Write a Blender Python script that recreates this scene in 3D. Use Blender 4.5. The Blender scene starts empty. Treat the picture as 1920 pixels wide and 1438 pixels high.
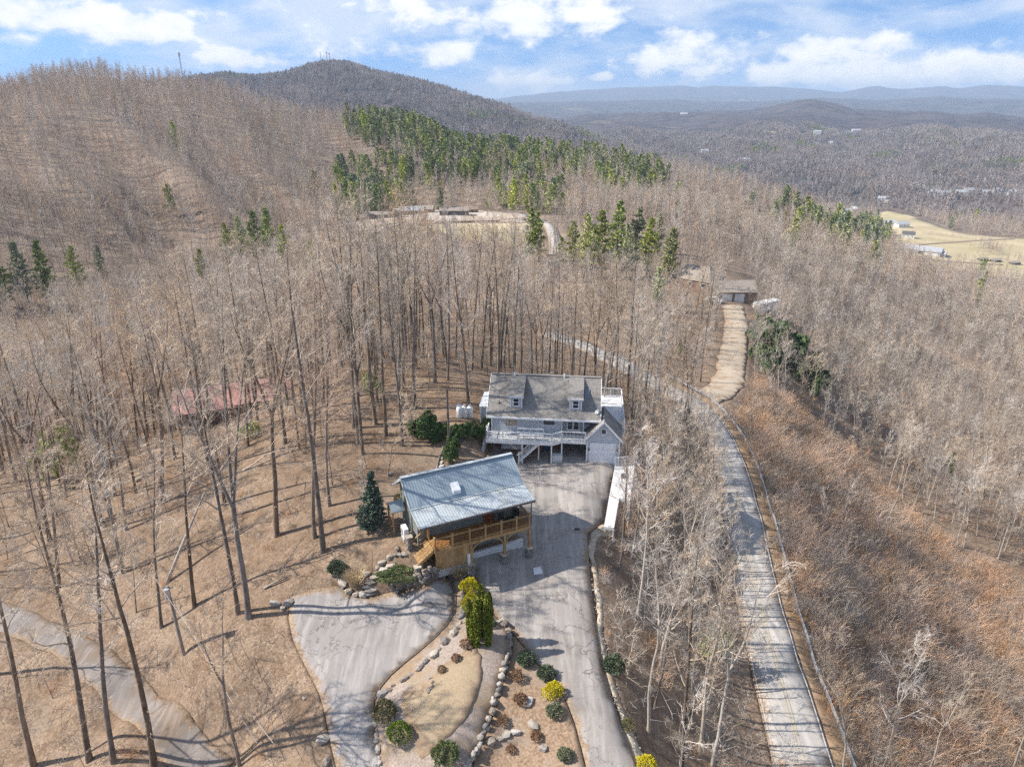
import bpy, math, random
import numpy as np
from mathutils import Vector, Matrix, noise as mnoise
from mathutils.geometry import delaunay_2d_cdt

R = math.radians
rng = np.random.default_rng(7)
random.seed(7)
sc = bpy.context.scene
COL = sc.collection

# ------------------------------------------------------------------ camera
CAMZ, PITCH, F = 37.0, R(22.0), 1333.0       # metres above the apron, tilt down, focal length in photo pixels
cam = bpy.data.cameras.new('camera')
cam.sensor_width = 36.0
cam.lens = F / 1920 * 36.0
cam.clip_start = 1.0
cam.clip_end = 60000.0
camo = bpy.data.objects.new('camera', cam)
camo.location = (0, 0, CAMZ)
camo.rotation_euler = (R(90) - PITCH, 0, 0)
COL.objects.link(camo)
sc.camera = camo

# ------------------------------------------------------------------ sun, sky, exposure
SUN_EL = R(42)
SUN_TO = Vector((-1.0, 0.03, math.tan(SUN_EL) * 1.005)).normalized()     # towards the sun: from the left
sl = bpy.data.lights.new('sun', 'SUN')
sl.energy = 3.9
sl.angle = R(0.53)
sl.color = (1.0, 0.94, 0.86)
so = bpy.data.objects.new('sun', sl)
so.rotation_euler = SUN_TO.to_track_quat('Z', 'Y').to_euler()
so.location = (-50, 0, 120)
COL.objects.link(so)

world = bpy.data.worlds.new('World')
sc.world = world
world.use_nodes = True
wt = world.node_tree
wt.nodes.clear()
WN = wt.nodes.new
def wl(a, b): wt.links.new(a, b)
def wmath(op, a, b=None, c=None, clamp=False):
    n = WN('ShaderNodeMath'); n.operation = op; n.use_clamp = clamp
    for i, v in enumerate((a, b, c)):
        if v is None: continue
        if isinstance(v, (int, float)): n.inputs[i].default_value = v
        else: wl(v, n.inputs[i])
    return n.outputs[0]
w_out = WN('ShaderNodeOutputWorld'); w_bg = WN('ShaderNodeBackground')
w_bg.inputs['Strength'].default_value = 0.10
wl(w_bg.outputs[0], w_out.inputs['Surface'])
tc = WN('ShaderNodeTexCoord')
sep = WN('ShaderNodeSeparateXYZ'); wl(tc.outputs['Generated'], sep.inputs[0])
sky = WN('ShaderNodeTexSky'); sky.sky_type = 'NISHITA'; sky.sun_disc = False
sky.sun_elevation = SUN_EL
sky.sun_rotation = math.atan2(SUN_TO.x, SUN_TO.y)
sky.altitude = 900; sky.air_density = 1.0; sky.dust_density = 0.4; sky.ozone_density = 2.5
# the clear air is deep blue down to the mountains: read the sky a little higher than it stands
cmb = WN('ShaderNodeCombineXYZ')
wl(sep.outputs[0], cmb.inputs[0]); wl(sep.outputs[1], cmb.inputs[1])
wl(wmath('ADD', wmath('MULTIPLY', sep.outputs[2], 0.8), 0.20), cmb.inputs[2])
nrm = WN('ShaderNodeVectorMath'); nrm.operation = 'NORMALIZE'; wl(cmb.outputs[0], nrm.inputs[0])
wl(nrm.outputs[0], sky.inputs['Vector'])
# clouds: fractal billows in (azimuth, elevation) all round the sky, plus the banks that stand in view
az = wmath('ARCTAN2', sep.outputs[0], sep.outputs[1])
el = wmath('ARCSINE', sep.outputs[2])
def wnoise(sx, sz, scale, detail, rough, off, distort=0.0):
    c = WN('ShaderNodeCombineXYZ')
    wl(wmath('MULTIPLY', az, sx), c.inputs[0]); wl(wmath('MULTIPLY', el, sz), c.inputs[1]); c.inputs[2].default_value = off
    n = WN('ShaderNodeTexNoise'); n.inputs['Scale'].default_value = scale; n.inputs['Detail'].default_value = detail
    n.inputs['Roughness'].default_value = rough; n.inputs['Distortion'].default_value = distort
    wl(c.outputs[0], n.inputs['Vector'])
    return n.outputs['Fac']
n_big = wnoise(1, 2.6, 3.1, 1, 0.5, 4.3)
n_puff = wnoise(1, 1.7, 22, 6, 0.56, 1.7, 0.15)
n_veil = wnoise(1, 3.2, 6.0, 4, 0.55, 9.9, 0.2)
def pix_dir(px, py):
    u, v = (px - 960) / F, (py - 719) / F
    d = np.array([u, math.cos(PITCH) - v * math.sin(PITCH), -math.sin(PITCH) - v * math.cos(PITCH)])
    return d / np.linalg.norm(d)
BANKS = [(90, 30, 200, 26, 1.0), (230, 62, 110, 24, 1.0), (640, 95, 80, 36, .8), (450, 105, 130, 24, .7), (880, 25, 230, 36, 1.15),
         (800, 95, 85, 26, .9), (1000, 40, 160, 40, 1.0), (990, 155, 90, 28, .85), (1290, 110, 130, 46, .95), (1130, 145, 50, 16, .6),
         (1560, 92, 130, 34, .9), (1630, 140, 150, 30, .95), (1480, 135, 120, 30, .8), (1820, 130, 160, 40, .7), (1100, -70, 300, 50, .9), (300, -90, 320, 40, .8),
         (-250, 60, 220, 40, .9), (2250, 90, 260, 40, .9), (1750, -120, 260, 40, .8), (-700, 20, 260, 50, .9), (2750, 40, 260, 50, .9)]
cv = WN('ShaderNodeCombineXYZ'); wl(az, cv.inputs[0]); wl(el, cv.inputs[1])
acc = None
for (px, py, sx, sy, amp) in BANKS:
    d = pix_dir(px, py); a0 = math.atan2(d[0], d[1]); e0 = math.asin(d[2])
    ka, ke = 1 / (sx / F * 0.95 * amp), 1 / (sy / F * 0.9 * amp)
    v = WN('ShaderNodeVectorMath'); v.operation = 'MULTIPLY_ADD'; wl(cv.outputs[0], v.inputs[0])
    v.inputs[1].default_value = (ka, ke, 0); v.inputs[2].default_value = (-a0 * ka, -e0 * ke, 0)
    q = WN('ShaderNodeVectorMath'); q.operation = 'DOT_PRODUCT'; wl(v.outputs[0], q.inputs[0]); wl(v.outputs[0], q.inputs[1])
    acc = q.outputs['Value'] if acc is None else wmath('MINIMUM', acc, q.outputs['Value'])
acc = wmath('POWER', 2.718, wmath('MULTIPLY', acc, -0.7))
body = wmath('ADD', wmath('MULTIPLY', acc, 0.62), wmath('MULTIPLY', wmath('SUBTRACT', n_big, 0.5), 0.5))
body = wmath('ADD', body, wmath('MULTIPLY', wmath('SUBTRACT', n_puff, 0.5), 1.25))
mr = WN('ShaderNodeMapRange'); mr.interpolation_type = 'SMOOTHSTEP'
mr.inputs[1].default_value = 0.17; mr.inputs[2].default_value = 0.56
wl(body, mr.inputs[0])
mv = WN('ShaderNodeMapRange'); mv.interpolation_type = 'SMOOTHSTEP'
mv.inputs[1].default_value = 0.38; mv.inputs[2].default_value = 0.66; mv.inputs[4].default_value = 0.72
wl(wmath('ADD', n_veil, wmath('MULTIPLY', wmath('SUBTRACT', n_big, 0.5), 0.3)), mv.inputs[0])
cover = wmath('MAXIMUM', mr.outputs[0], mv.outputs[0])
# cloud colour: bright tops, blue-grey bases
ms = WN('ShaderNodeMapRange'); ms.inputs[1].default_value = 0.40; ms.inputs[2].default_value = 0.72
wl(wmath('ADD', wmath('MULTIPLY', body, 0.6), wmath('MULTIPLY', n_puff, 0.5)), ms.inputs[0])
cc = WN('ShaderNodeMix'); cc.data_type = 'RGBA'
cc.inputs[6].default_value = (4.9, 5.3, 5.9, 1); cc.inputs[7].default_value = (6.6, 6.6, 6.6, 1)
wl(ms.outputs[0], cc.inputs[0])
tint = WN('ShaderNodeMix'); tint.data_type = 'RGBA'; tint.blend_type = 'MULTIPLY'; tint.inputs[0].default_value = 1.0
tint.inputs[7].default_value = (0.84, 1.0, 1.12, 1)
wl(sky.outputs[0], tint.inputs[6])
mx = WN('ShaderNodeMix'); mx.data_type = 'RGBA'
wl(cover, mx.inputs[0]); wl(tint.outputs[2], mx.inputs[6]); wl(cc.outputs[2], mx.inputs[7])
wl(mx.outputs[2], w_bg.inputs['Color'])

vs = sc.view_settings
vs.view_transform = 'Standard'; vs.look = 'None'; vs.exposure = 0.84; vs.gamma = 1.0; vs.use_curve_mapping = False
sc.render.engine = 'CYCLES'
cy = sc.cycles
cy.max_bounces = 4; cy.diffuse_bounces = 2; cy.glossy_bounces = 2; cy.transmission_bounces = 2; cy.transparent_max_bounces = 4
cy.volume_bounces = 0; cy.volume_max_steps = 32
cy.caustics_reflective = False; cy.caustics_refractive = False
cy.use_denoising = False; cy.use_light_tree = False
world.cycles.sampling_method = 'MANUAL'; world.cycles.sample_map_resolution = 256
cy.sample_clamp_indirect = 4.0

# ------------------------------------------------------------------ pixel rays (only to work out where things stand)
CP, SP = math.cos(PITCH), math.sin(PITCH)
def ray(px, py):
    u, v = (px - 960) / F, (py - 719) / F
    return np.array([u, CP - v * SP, -SP - v * CP])
def W(px, py, z):
    d = ray(px, py); s = (z - CAMZ) / d[2]
    return np.array([d[0] * s, d[1] * s, z])
def fbm(x, y, seed=0, oct=4, lac=2.0, gain=0.5):
    """cheap value-noise fractal on arrays, about -1..1"""
    x = np.asarray(x, float); y = np.asarray(y, float)
    t = np.zeros(np.broadcast(x, y).shape); a = 1.0; tot = 0
    for o in range(oct):
        xi = np.floor(x); yi = np.floor(y); fx = x - xi; fy = y - yi
        fx = fx * fx * (3 - 2 * fx); fy = fy * fy * (3 - 2 * fy)
        def hsh(i, j):
            n = np.sin(i * 127.1 + j * 311.7 + seed * 74.7 + o * 19.19) * 43758.5453
            return n - np.floor(n)
        v = (hsh(xi, yi) * (1 - fx) + hsh(xi + 1, yi) * fx) * (1 - fy) + (hsh(xi, yi + 1) * (1 - fx) + hsh(xi + 1, yi + 1) * fx) * fy
        t += a * (v * 2 - 1); tot += a; a *= gain; x = x * lac + 13.7; y = y * lac + 7.3
    return t / tot

# ------------------------------------------------------------------ terrain heights
ROAD_C = [(1512, 1450, -9.5), (1478, 1330, -9.7), (1455, 1250, -9.8), (1424, 1130, -9.9), (1408, 1050, -9.9), (1393, 970, -9.8),
          (1377, 905, -9.7), (1360, 850, -9.6), (1332, 795, -9.6), (1292, 752, -9.6), (1240, 722, -9.5), (1195, 698, -9.5),
          (1150, 672, -9.5), (1095, 645, -9.5), (1020, 620, -9.5)]
LANE_C = [(400, 1452, -7.2), (330, 1380, -7.2), (250, 1300, -7.6), (175, 1240, -8.2), (95, 1195, -8.8), (0, 1155, -9.5), (-120, 1110, -10.5)]
GRAVEL_C = [(1305, 752, -9.7), (1345, 735, -10.2), (1366, 712, -11), (1372, 680, -12.4), (1378, 645, -13.8), (1381, 610, -14.2), (1374, 572, -14.5)]
def polyline(cs, n=6):
    P = np.array([W(*c) for c in cs]); out = []
    for i in range(len(P) - 1):                      # Catmull-Rom
        p0 = P[max(i - 1, 0)]; p1 = P[i]; p2 = P[i + 1]; p3 = P[min(i + 2, len(P) - 1)]
        for k in range(n):
            t = k / n
            out.append(0.5 * ((2 * p1) + (-p0 + p2) * t + (2 * p0 - 5 * p1 + 4 * p2 - p3) * t * t + (-p0 + 3 * p1 - 3 * p2 + p3) * t ** 3))
    out.append(P[-1]); return np.array(out)
def offset_line(P, d):
    T = np.gradient(P[:, :2], axis=0); T /= np.linalg.norm(T, axis=1)[:, None]
    Q = P.copy(); Q[:, 0] += T[:, 1] * d; Q[:, 1] -= T[:, 0] * d; return Q
ROAD = polyline(ROAD_C); LANE = polyline(LANE_C); GRAVEL = polyline(GRAVEL_C)
CTRL = []
def ctl(*cs):
    for c in cs: CTRL.append(W(*c))
def cw(*cs):
    for c in cs: CTRL.append(np.array(c, float))
for L, hw in ((ROAD, 3.0), (LANE, 2.2), (GRAVEL, 2.6)):
    for q in (offset_line(L, hw), offset_line(L, -hw)):
        for p in q[::5]: CTRL.append(p)
# apron and right-hand drive
ctl((925, 848, 1.0), (1030, 850, 1.0), (1098, 868, 1.0), (1150, 872, 1.0), (1000, 900, .7), (1100, 910, .7), (1040, 950, .3), (1115, 965, .4),
    (1000, 1010, .0), (1060, 1040, .0), (1090, 1060, .0), (930, 1060, 0), (890, 1062, 0), (1000, 1100, -.2), (1095, 1110, -.2), (930, 1120, -.2),
    (1040, 1200, -.6), (1110, 1200, -.6), (1075, 1280, -1.1), (1130, 1290, -1.1), (1100, 1360, -1.6), (1155, 1370, -1.6), (1100, 1430, -2.1), (1185, 1430, -2.1))
cw((3, 30, -2.6), (8, 27, -2.8), (5, 75, 1), (8, 72, 1), (-1, 72, 1.0))
# under and behind the cabin, the bank left of the house
cw((-3, 52.5, 1.0), (-6, 50.5, 2.1), (-8.2, 48.6, 2.2), (-10.5, 51, 2.3), (-6.5, 55, 2.2), (-2.5, 57.5, 1.6), (0.8, 55.8, 0.6),
   (-3.4, 62.5, 1.7), (-3.6, 66, 2.6), (-3.7, 70, 3.4), (-5.5, 66, 2.9), (-9, 64, 3.0), (-9, 72, 3.3), (-4, 77, 3.2), (3, 80, 1.6), (9, 79, -.5), (14, 74, -2.4), (15.5, 68, -3.0))
# left pad and its drive
ctl((560, 1125, -1.1), (560, 1180, -1.2), (640, 1110, -.9), (700, 1125, -.7), (760, 1110, -.6), (835, 1095, -.5), (850, 1140, -.5), (820, 1180, -.7), (700, 1180, -1.0),
    (640, 1260, -1.8), (760, 1240, -1.4), (620, 1330, -2.6), (690, 1320, -2.5), (640, 1430, -3.6), (700, 1430, -3.5))
# the planted island
ctl((870, 1100, -.3), (878, 1180, -.2), (930, 1180, -.2), (850, 1250, -.6), (905, 1260, -.5), (930, 1230, -.4), (780, 1310, -1.4), (850, 1340, -1.3), (890, 1330, -1.1),
    (730, 1400, -2.5), (800, 1430, -2.5), (865, 1420, -2.1), (960, 1230, -1.0), (920, 1350, -2.0), (1000, 1330, -1.6), (905, 1432, -2.9), (1010, 1420, -2.6), (960, 1370, -2.2))
cw((-8, 27, -5), (-3, 27, -4.5))
# left of the pad, terrace above the retaining wall, woodland floor
ctl((500, 1160, -1.6), (520, 1230, -2.4), (450, 1260, -3.4), (345, 1228, -4.6), (560, 1380, -3.8), (480, 1400, -5.2), (400, 1320, -5.6), (420, 1150, -2.6),
    (640, 1075, 0.3), (600, 1050, .4), (720, 1060, 1.3), (760, 1062, 1.5), (800, 1075, 1.3), (850, 1062, .5), (740, 1010, 2.3), (690, 960, 2.4), (620, 1000, 1.2),
    (640, 880, 2.6), (560, 900, 1.2), (560, 800, 2.2), (700, 800, 3.0), (450, 950, -1.0), (450, 850, -.6), (300, 930, -4.5), (300, 1080, -5.2), (150, 960, -8.0), (60, 1080, -9.8),
    (0, 900, -12), (300, 840, -6), (200, 1380, -9.5), (60, 1420, -11), (100, 1300, -9.6))
cw((-25, 26, -9), (-45, 25, -14), (-60, 70, -13), (-60, 110, -16), (-30, 100, -2), (-40, 85, -4.5), (-10, 100, 1.0), (5, 100, -3))
# between drive and road
ctl((1150, 1100, -.9), (1145, 1200, -1.3), (1165, 1290, -1.9), (1200, 1390, -3.0), (1150, 1010, -.9), (1185, 1010, -2.8), (1200, 1110, -3.2), (1250, 1150, -5.0), (1300, 1250, -6.2), (1300, 1100, -6.6), (1340, 1180, -8.2), (1335, 1020, -8.2), (1230, 1300, -4.0),
    (1340, 1380, -7.6), (1270, 1400, -5.5), (1230, 900, -4.4), (1290, 950, -7.0), (1310, 870, -7.8), (1250, 800, -6.2), (1200, 760, -5))
cw((18, 26, -6.8), (30, 20, -10))
# right-hand slope
ctl((1560, 1250, -12.5), (1600, 1350, -14), (1700, 1350, -19), (1850, 1350, -26), (1500, 1000, -14), (1600, 950, -24), (1700, 1100, -25), (1850, 1000, -38), (1430, 800, -14), (1500, 800, -24),
    (1460, 700, -20), (1600, 780, -33), (1750, 800, -43), (1900, 800, -52), (1900, 1150, -40), (1550, 640, -36), (1700, 650, -50), (1880, 650, -66))
# middle distance
ctl((1240, 640, -9), (1300, 660, -11.5), (1100, 560, -11), (900, 600, -9), (900, 560, -13), (900, 480, -20), (1100, 480, -16), (1250, 500, -15), (1350, 540, -14.5), (1420, 540, -17), (1500, 560, -28),
    (700, 500, -22), (780, 405, -25), (720, 412, -25.3), (860, 408, -25), (930, 415, -25), (660, 425, -26), (980, 400, -24), (1200, 430, -17), (1350, 430, -20), (1450, 460, -30), (1570, 480, -48), (1650, 505, -64),
    (500, 600, -14), (500, 500, -28), (300, 640, -20), (300, 560, -34), (100, 600, -34), (100, 560, -42), (450, 450, -38), (300, 500, -45), (600, 420, -34), (0, 480, -48),
    (1740, 565, -97), (1800, 575, -96), (1900, 600, -94))
# valley floor and beyond
ctl((1740, 470, -126), (1850, 500, -128), (1920, 480, -130), (1700, 440, -130), (1800, 420, -132), (1900, 410, -132), (1650, 400, -132), (1750, 385, -130), (1900, 370, -126), (1550, 370, -134))
for th in (-50, -35, -20, -8, 4, 16, 28, 36, 50):
    t = R(th)
    for r_, z_ in ((1500, -120), (4000, -130), (12000, -135), (30000, -135)):
        cw((r_ * math.sin(t), r_ * math.cos(t), z_))
for th in (-60, -90, -130, 180, 130, 90, 60):
    t = R(th)
    for r_, z_ in ((14, -5 if th < 120 else -7), (60, -18), (300, -60), (3000, -110), (30000, -135)):
        cw((r_ * math.sin(t), r_ * math.cos(t), z_))
CTRL = np.array(CTRL)
def to_lp(x, y):
    r = np.hypot(x, y); return np.arctan2(x, y), np.log(np.maximum(r, 4.0))
_ct, _cl = to_lp(CTRL[:, 0], CTRL[:, 1])
def _k(d2): return np.where(d2 > 1e-12, 0.5 * d2 * np.log(np.maximum(d2, 1e-12)), 0)
_n = len(CTRL)
_A = np.zeros((_n + 3, _n + 3))
_A[:_n, :_n] = _k((_ct[:, None] - _ct) ** 2 + (_cl[:, None] - _cl) ** 2) + np.eye(_n) * 3e-4
_A[:_n, _n:] = np.stack([np.ones(_n), _ct, _cl], 1); _A[_n:, :_n] = _A[:_n, _n:].T
_wt = np.linalg.solve(_A, np.concatenate([CTRL[:, 2], np.zeros(3)]))
def base_h(x, y):
    t, l = to_lp(x, y); sh = t.shape; t = t.ravel(); l = l.ravel(); out = np.empty_like(t)
    for i in range(0, len(t), 20000):
        s = slice(i, i + 20000)
        out[s] = _k((t[s, None] - _ct) ** 2 + (l[s, None] - _cl) ** 2) @ _wt[:_n] + _wt[_n] + _wt[_n + 1] * t[s] + _wt[_n + 2] * l[s]
    return out.reshape(sh)
# hills: a crest line (photo pixel, distance), a foot distance, tree height standing on the crest
class Hill:
    def __init__(s, prof, tree, foot, back, rough, seed, pw):
        a, z, d, f = [], [], [], []
        for (px, py, D, Ff) in prof:
            q = ray(px, py); h = math.hypot(q[0], q[1])
            a.append(math.atan2(q[0], q[1])); z.append(CAMZ + D * q[2] / h - tree); d.append(D); f.append(Ff)
        s.a, s.z, s.d, s.f = map(np.array, (a, z, d, f)); s.foot, s.back, s.rough, s.seed, s.pw = foot, back, rough, seed, pw
    def at(s, t, r, b):
        zc = np.interp(t, s.a, s.z) + fbm(t * 55, t * 0 + s.seed, s.seed, 4) * s.d[0] * (.0011 if s.d[0] > 2500 else 0); D = np.interp(t, s.a, s.d); Ff = np.interp(t, s.a, s.f)
        u = np.clip((r - Ff) / (D - Ff), 0, 1)
        prof = u ** s.pw * (1 - .35 * u ** 3) / .65
        prof = np.minimum(prof, 1) * .5 + .5 * u * u * (3 - 2 * u)
        front = b + np.maximum(zc - b, 0) * prof
        gul = fbm(t * D / s.rough[0] + r / s.rough[1], r / (s.rough[0] * 4), s.seed, 4)
        z = front + gul * s.rough[2] * np.minimum(u * 4, 1) * (1 - u ** 2) * np.clip((zc - b) / 60, 0, 1)
        z = np.where(r > D, zc - (r - D) * s.back, z)
        return np.where(r < Ff, -1e3, z)
HILL_A = Hill([(-500, 210, 760, 260), (-120, 168, 800, 280), (0, 150, 830, 300), (60, 128, 850, 310), (120, 117, 860, 320), (190, 115, 860, 330), (260, 135, 850, 340), (330, 136, 840, 350), (380, 147, 830, 355), (440, 158, 820, 360), (500, 180, 810, 370),
               (560, 194, 800, 385), (600, 201, 790, 400), (675, 206, 780, 420), (740, 209, 770, 430), (800, 226, 760, 430), (860, 258, 740, 425), (950, 262, 740, 420), (1050, 270, 730, 415),
               (1130, 276, 720, 410), (1220, 291, 720, 410), (1310, 306, 720, 415), (1385, 322, 715, 430), (1460, 346, 705, 450), (1535, 372, 700, 480), (1585, 402, 690, 500), (1635, 430, 680, 520), (1680, 470, 660, 560), (1760, 560, 640, 600)],
              13, -48, .5, (130, 260, 36), 3, .9)
HILL_B = Hill([(-600, 190, 2400, 900), (0, 165, 2500, 1000), (370, 145, 2600, 1000), (420, 139, 2600, 1000), (480, 142, 2600, 1000), (540, 134, 2600, 1000), (580, 119, 2600, 1000), (620, 112, 2600, 1000), (650, 114, 2600, 1000), (700, 129, 2550, 1000), (760, 141, 2500, 1000), (820, 156, 2450, 1000),
               (860, 168, 2400, 1000), (885, 177, 2350, 1000), (930, 188, 2300, 1000), (990, 213, 2200, 1000), (1050, 227, 2100, 1000), (1100, 247, 2000, 1050), (1150, 264, 1950, 1100), (1200, 283, 1900, 1150), (1290, 320, 1800, 1300), (1400, 380, 1700, 1500)],
              12, -125, .4, (300, 800, 50), 5, 1.0)
HILL_C = Hill([(300, 230, 4600, 1500), (900, 235, 4700, 1500), (1050, 219, 4800, 1500), (1100, 211, 4900, 1500), (1200, 208, 5000, 1500), (1300, 206, 5000, 1500), (1400, 203, 5000, 1500), (1450, 195, 5000, 1500), (1500, 185, 5000, 1500), (1518, 183, 5000, 1500), (1560, 190, 5000, 1500), (1600, 201, 5000, 1500),
               (1700, 206, 5000, 1500), (1750, 204, 5000, 1500), (1800, 211, 5000, 1500), (1850, 207, 5000, 1500), (1920, 217, 4900, 1500), (2400, 225, 4800, 1500)],
              10, -132, .35, (520, 1100, 80), 8, 1.25)
HILL_F = Hill([(900, 300, 3000, 1700), (1050, 275, 3000, 1700), (1120, 262, 3050, 1700), (1200, 260, 3100, 1700), (1290, 264, 3100, 1700), (1370, 250, 3200, 1700), (1430, 246, 3200, 1700), (1500, 256, 3200, 1700), (1580, 266, 3200, 1700), (1660, 262, 3200, 1700), (1740, 250, 3200, 1700), (1820, 256, 3200, 1700), (1920, 246, 3200, 1700), (2300, 250, 3200, 1700)],
              10, -132, .3, (300, 800, 30), 17, 1.1)
HILL_G = Hill([(1150, 330, 2100, 1450), (1230, 312, 2100, 1450), (1320, 300, 2150, 1450), (1400, 306, 2150, 1450), (1480, 296, 2200, 1450), (1560, 284, 2250, 1450), (1620, 282, 2250, 1450), (1700, 300, 2250, 1450), (1780, 314, 2250, 1450), (1850, 306, 2250, 1450), (1930, 296, 2250, 1450), (2300, 290, 2250, 1450)],
              10, -132, .25, (220, 700, 16), 19, 1.1)
HILL_E = Hill([(300, 200, 8500, 6000), (900, 196, 8600, 6000), (1000, 192, 8700, 6000), (1120, 190, 8800, 6000), (1250, 187, 9000, 6000), (1350, 192, 9000, 6000), (1420, 190, 9000, 6000), (1560, 184, 9000, 6000), (1640, 188, 9000, 6000), (1750, 182, 9000, 6000), (1860, 186, 9000, 6000), (2400, 188, 9000, 6000)],
              0, -135, .4, (900, 2500, 50), 11, 1.0)
HILL_D = Hill([(200, 190, 15200, 11000), (800, 190, 15200, 11000), (930, 187, 15200, 11000), (965, 181, 15200, 11000), (1000, 178, 15200, 11000), (1050, 172, 15200, 11000), (1100, 169, 15200, 11000), (1150, 167, 15200, 11000), (1200, 164, 15200, 11000), (1260, 161, 15200, 11000), (1310, 164, 15200, 11000), (1360, 161, 15200, 11000), (1410, 164, 15200, 11000),
               (1450, 162, 15200, 11000), (1510, 168, 15200, 11000), (1580, 174, 15200, 11000), (1615, 167, 15200, 11000), (1646, 162, 15200, 11000), (1690, 168, 15200, 11000), (1760, 163, 15200, 11000), (1800, 165, 15200, 11000), (1850, 161, 15200, 11000), (1920, 163, 15200, 11000), (2400, 170, 15200, 11000)],
              0, -135, .5, (900, 2500, 60), 14, 1.0)
HILLS = (HILL_A, HILL_B, HILL_G, HILL_F, HILL_C, HILL_E, HILL_D)
def smax(a, b, k):
    h = np.clip(.5 + .5 * (b - a) / k, 0, 1)
    return a * (1 - h) + b * h + k * h * (1 - h)
def height(x, y):
    x = np.asarray(x, float); y = np.asarray(y, float)
    t, l = to_lp(x, y); r = np.hypot(x, y)
    b = base_h(x, y)
    wv = np.clip((r - 70) / 150, 0, 1)
    b = b + fbm(x / 60, y / 60, 2, 3) * 2.2 * wv * np.clip((700 - r) / 300, 0, 1)
    b = b + fbm(x / 9, y / 9, 4, 3) * .22 * np.clip((r - 90) / 40, 0, 1) * np.clip((900 - r) / 300, 0, 1)
    for i, H in enumerate(HILLS):
        z = H.at(t, r, b)
        b = np.maximum(b, z)
    return b
def h1(x, y): return float(height(np.array([x]), np.array([y]))[0])
_SR = np.geomspace(18, 14000, 900)
def G(px, py, lift=0.0):
    """where the ray through a photo pixel meets the ground"""
    d = ray(px, py); hl = math.hypot(d[0], d[1]); s = _SR / hl
    x, y, z = d[0] * s, d[1] * s, CAMZ + d[2] * s
    g = z - height(x, y) - lift
    i = np.argmax(g < 0)
    if g[i] >= 0: i = len(s) - 1
    if i == 0: i = 1
    a, b = s[i - 1], s[i]
    for _ in range(3):
        q = np.linspace(a, b, 9); gg = CAMZ + d[2] * q - height(d[0] * q, d[1] * q) - lift
        j = max(int(np.argmax(gg < 0)), 1); a, b = q[j - 1], q[j]
    x, y = d[0] * b, d[1] * b
    return np.array([x, y, h1(x, y)])
def in_poly(x, y, P):
    x = np.asarray(x); y = np.asarray(y); ins = np.zeros(x.shape, bool); n = len(P)
    if n == 0: return ins
    bb = (x >= P[:, 0].min()) & (x <= P[:, 0].max()) & (y >= P[:, 1].min()) & (y <= P[:, 1].max())
    if not bb.any(): return ins
    xs, ys = x[bb], y[bb]; c = np.zeros(xs.shape, bool); j = n - 1
    for i in range(n):
        xi, yi, xj, yj = P[i, 0], P[i, 1], P[j, 0], P[j, 1]
        if yi != yj:
            k = ((yi > ys) != (yj > ys)) & (xs < (xj - xi) * (ys - yi) / (yj - yi) + xi); c ^= k
        j = i
    ins[bb] = c; return ins

# ------------------------------------------------------------------ object helpers
def tag(o, label=None, cat=None, group=None, kind=None):
    for k, v in (('label', label), ('category', cat), ('group', group), ('kind', kind)):
        if v: o[k] = v
    return o
def empty(name, loc=(0, 0, 0), rz=0.0, scale=1.0, parent=None):
    o = bpy.data.objects.new(name, None); COL.objects.link(o)
    o.location = [float(v) for v in loc]; o.rotation_euler = (0, 0, rz); o.scale = (scale,) * 3
    o.empty_display_size = .2; o.parent = parent; return o
def link_mesh(name, me, parent=None, loc=(0, 0, 0), rot=(0, 0, 0), scale=(1, 1, 1)):
    o = bpy.data.objects.new(name, me); COL.objects.link(o); o.parent = parent
    o.location = [float(v) for v in loc]; o.rotation_euler = rot; o.scale = scale; return o
def np_mesh(name, V, Fq, mat, smooth=False, mats=None, midx=None):
    """V (n,3), Fq (m,3|4) or list of such"""
    me = bpy.data.meshes.new(name)
    Fl = Fq if isinstance(Fq, list) else [Fq]
    Fl = [np.asarray(f, np.int32) for f in Fl if len(f)]
    V = np.asarray(V, np.float32)
    nl = sum(f.size for f in Fl); npoly = sum(len(f) for f in Fl)
    me.vertices.add(len(V)); me.vertices.foreach_set('co', V.ravel())
    me.loops.add(nl); me.polygons.add(npoly)
    me.loops.foreach_set('vertex_index', np.concatenate([f.ravel() for f in Fl]))
    tot = np.concatenate([np.full(len(f), f.shape[1], np.int32) for f in Fl])
    st = np.concatenate([[0], np.cumsum(tot)[:-1]]).astype(np.int32)
    me.polygons.foreach_set('loop_start', st)
    if smooth: me.polygons.foreach_set('use_smooth', np.ones(npoly, bool))
    for m in (mats or ([mat] if mat else [])): me.materials.append(m)
    if midx is not None: me.polygons.foreach_set('material_index', np.asarray(midx, np.int32))
    me.update(calc_edges=True)
    return me
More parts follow.
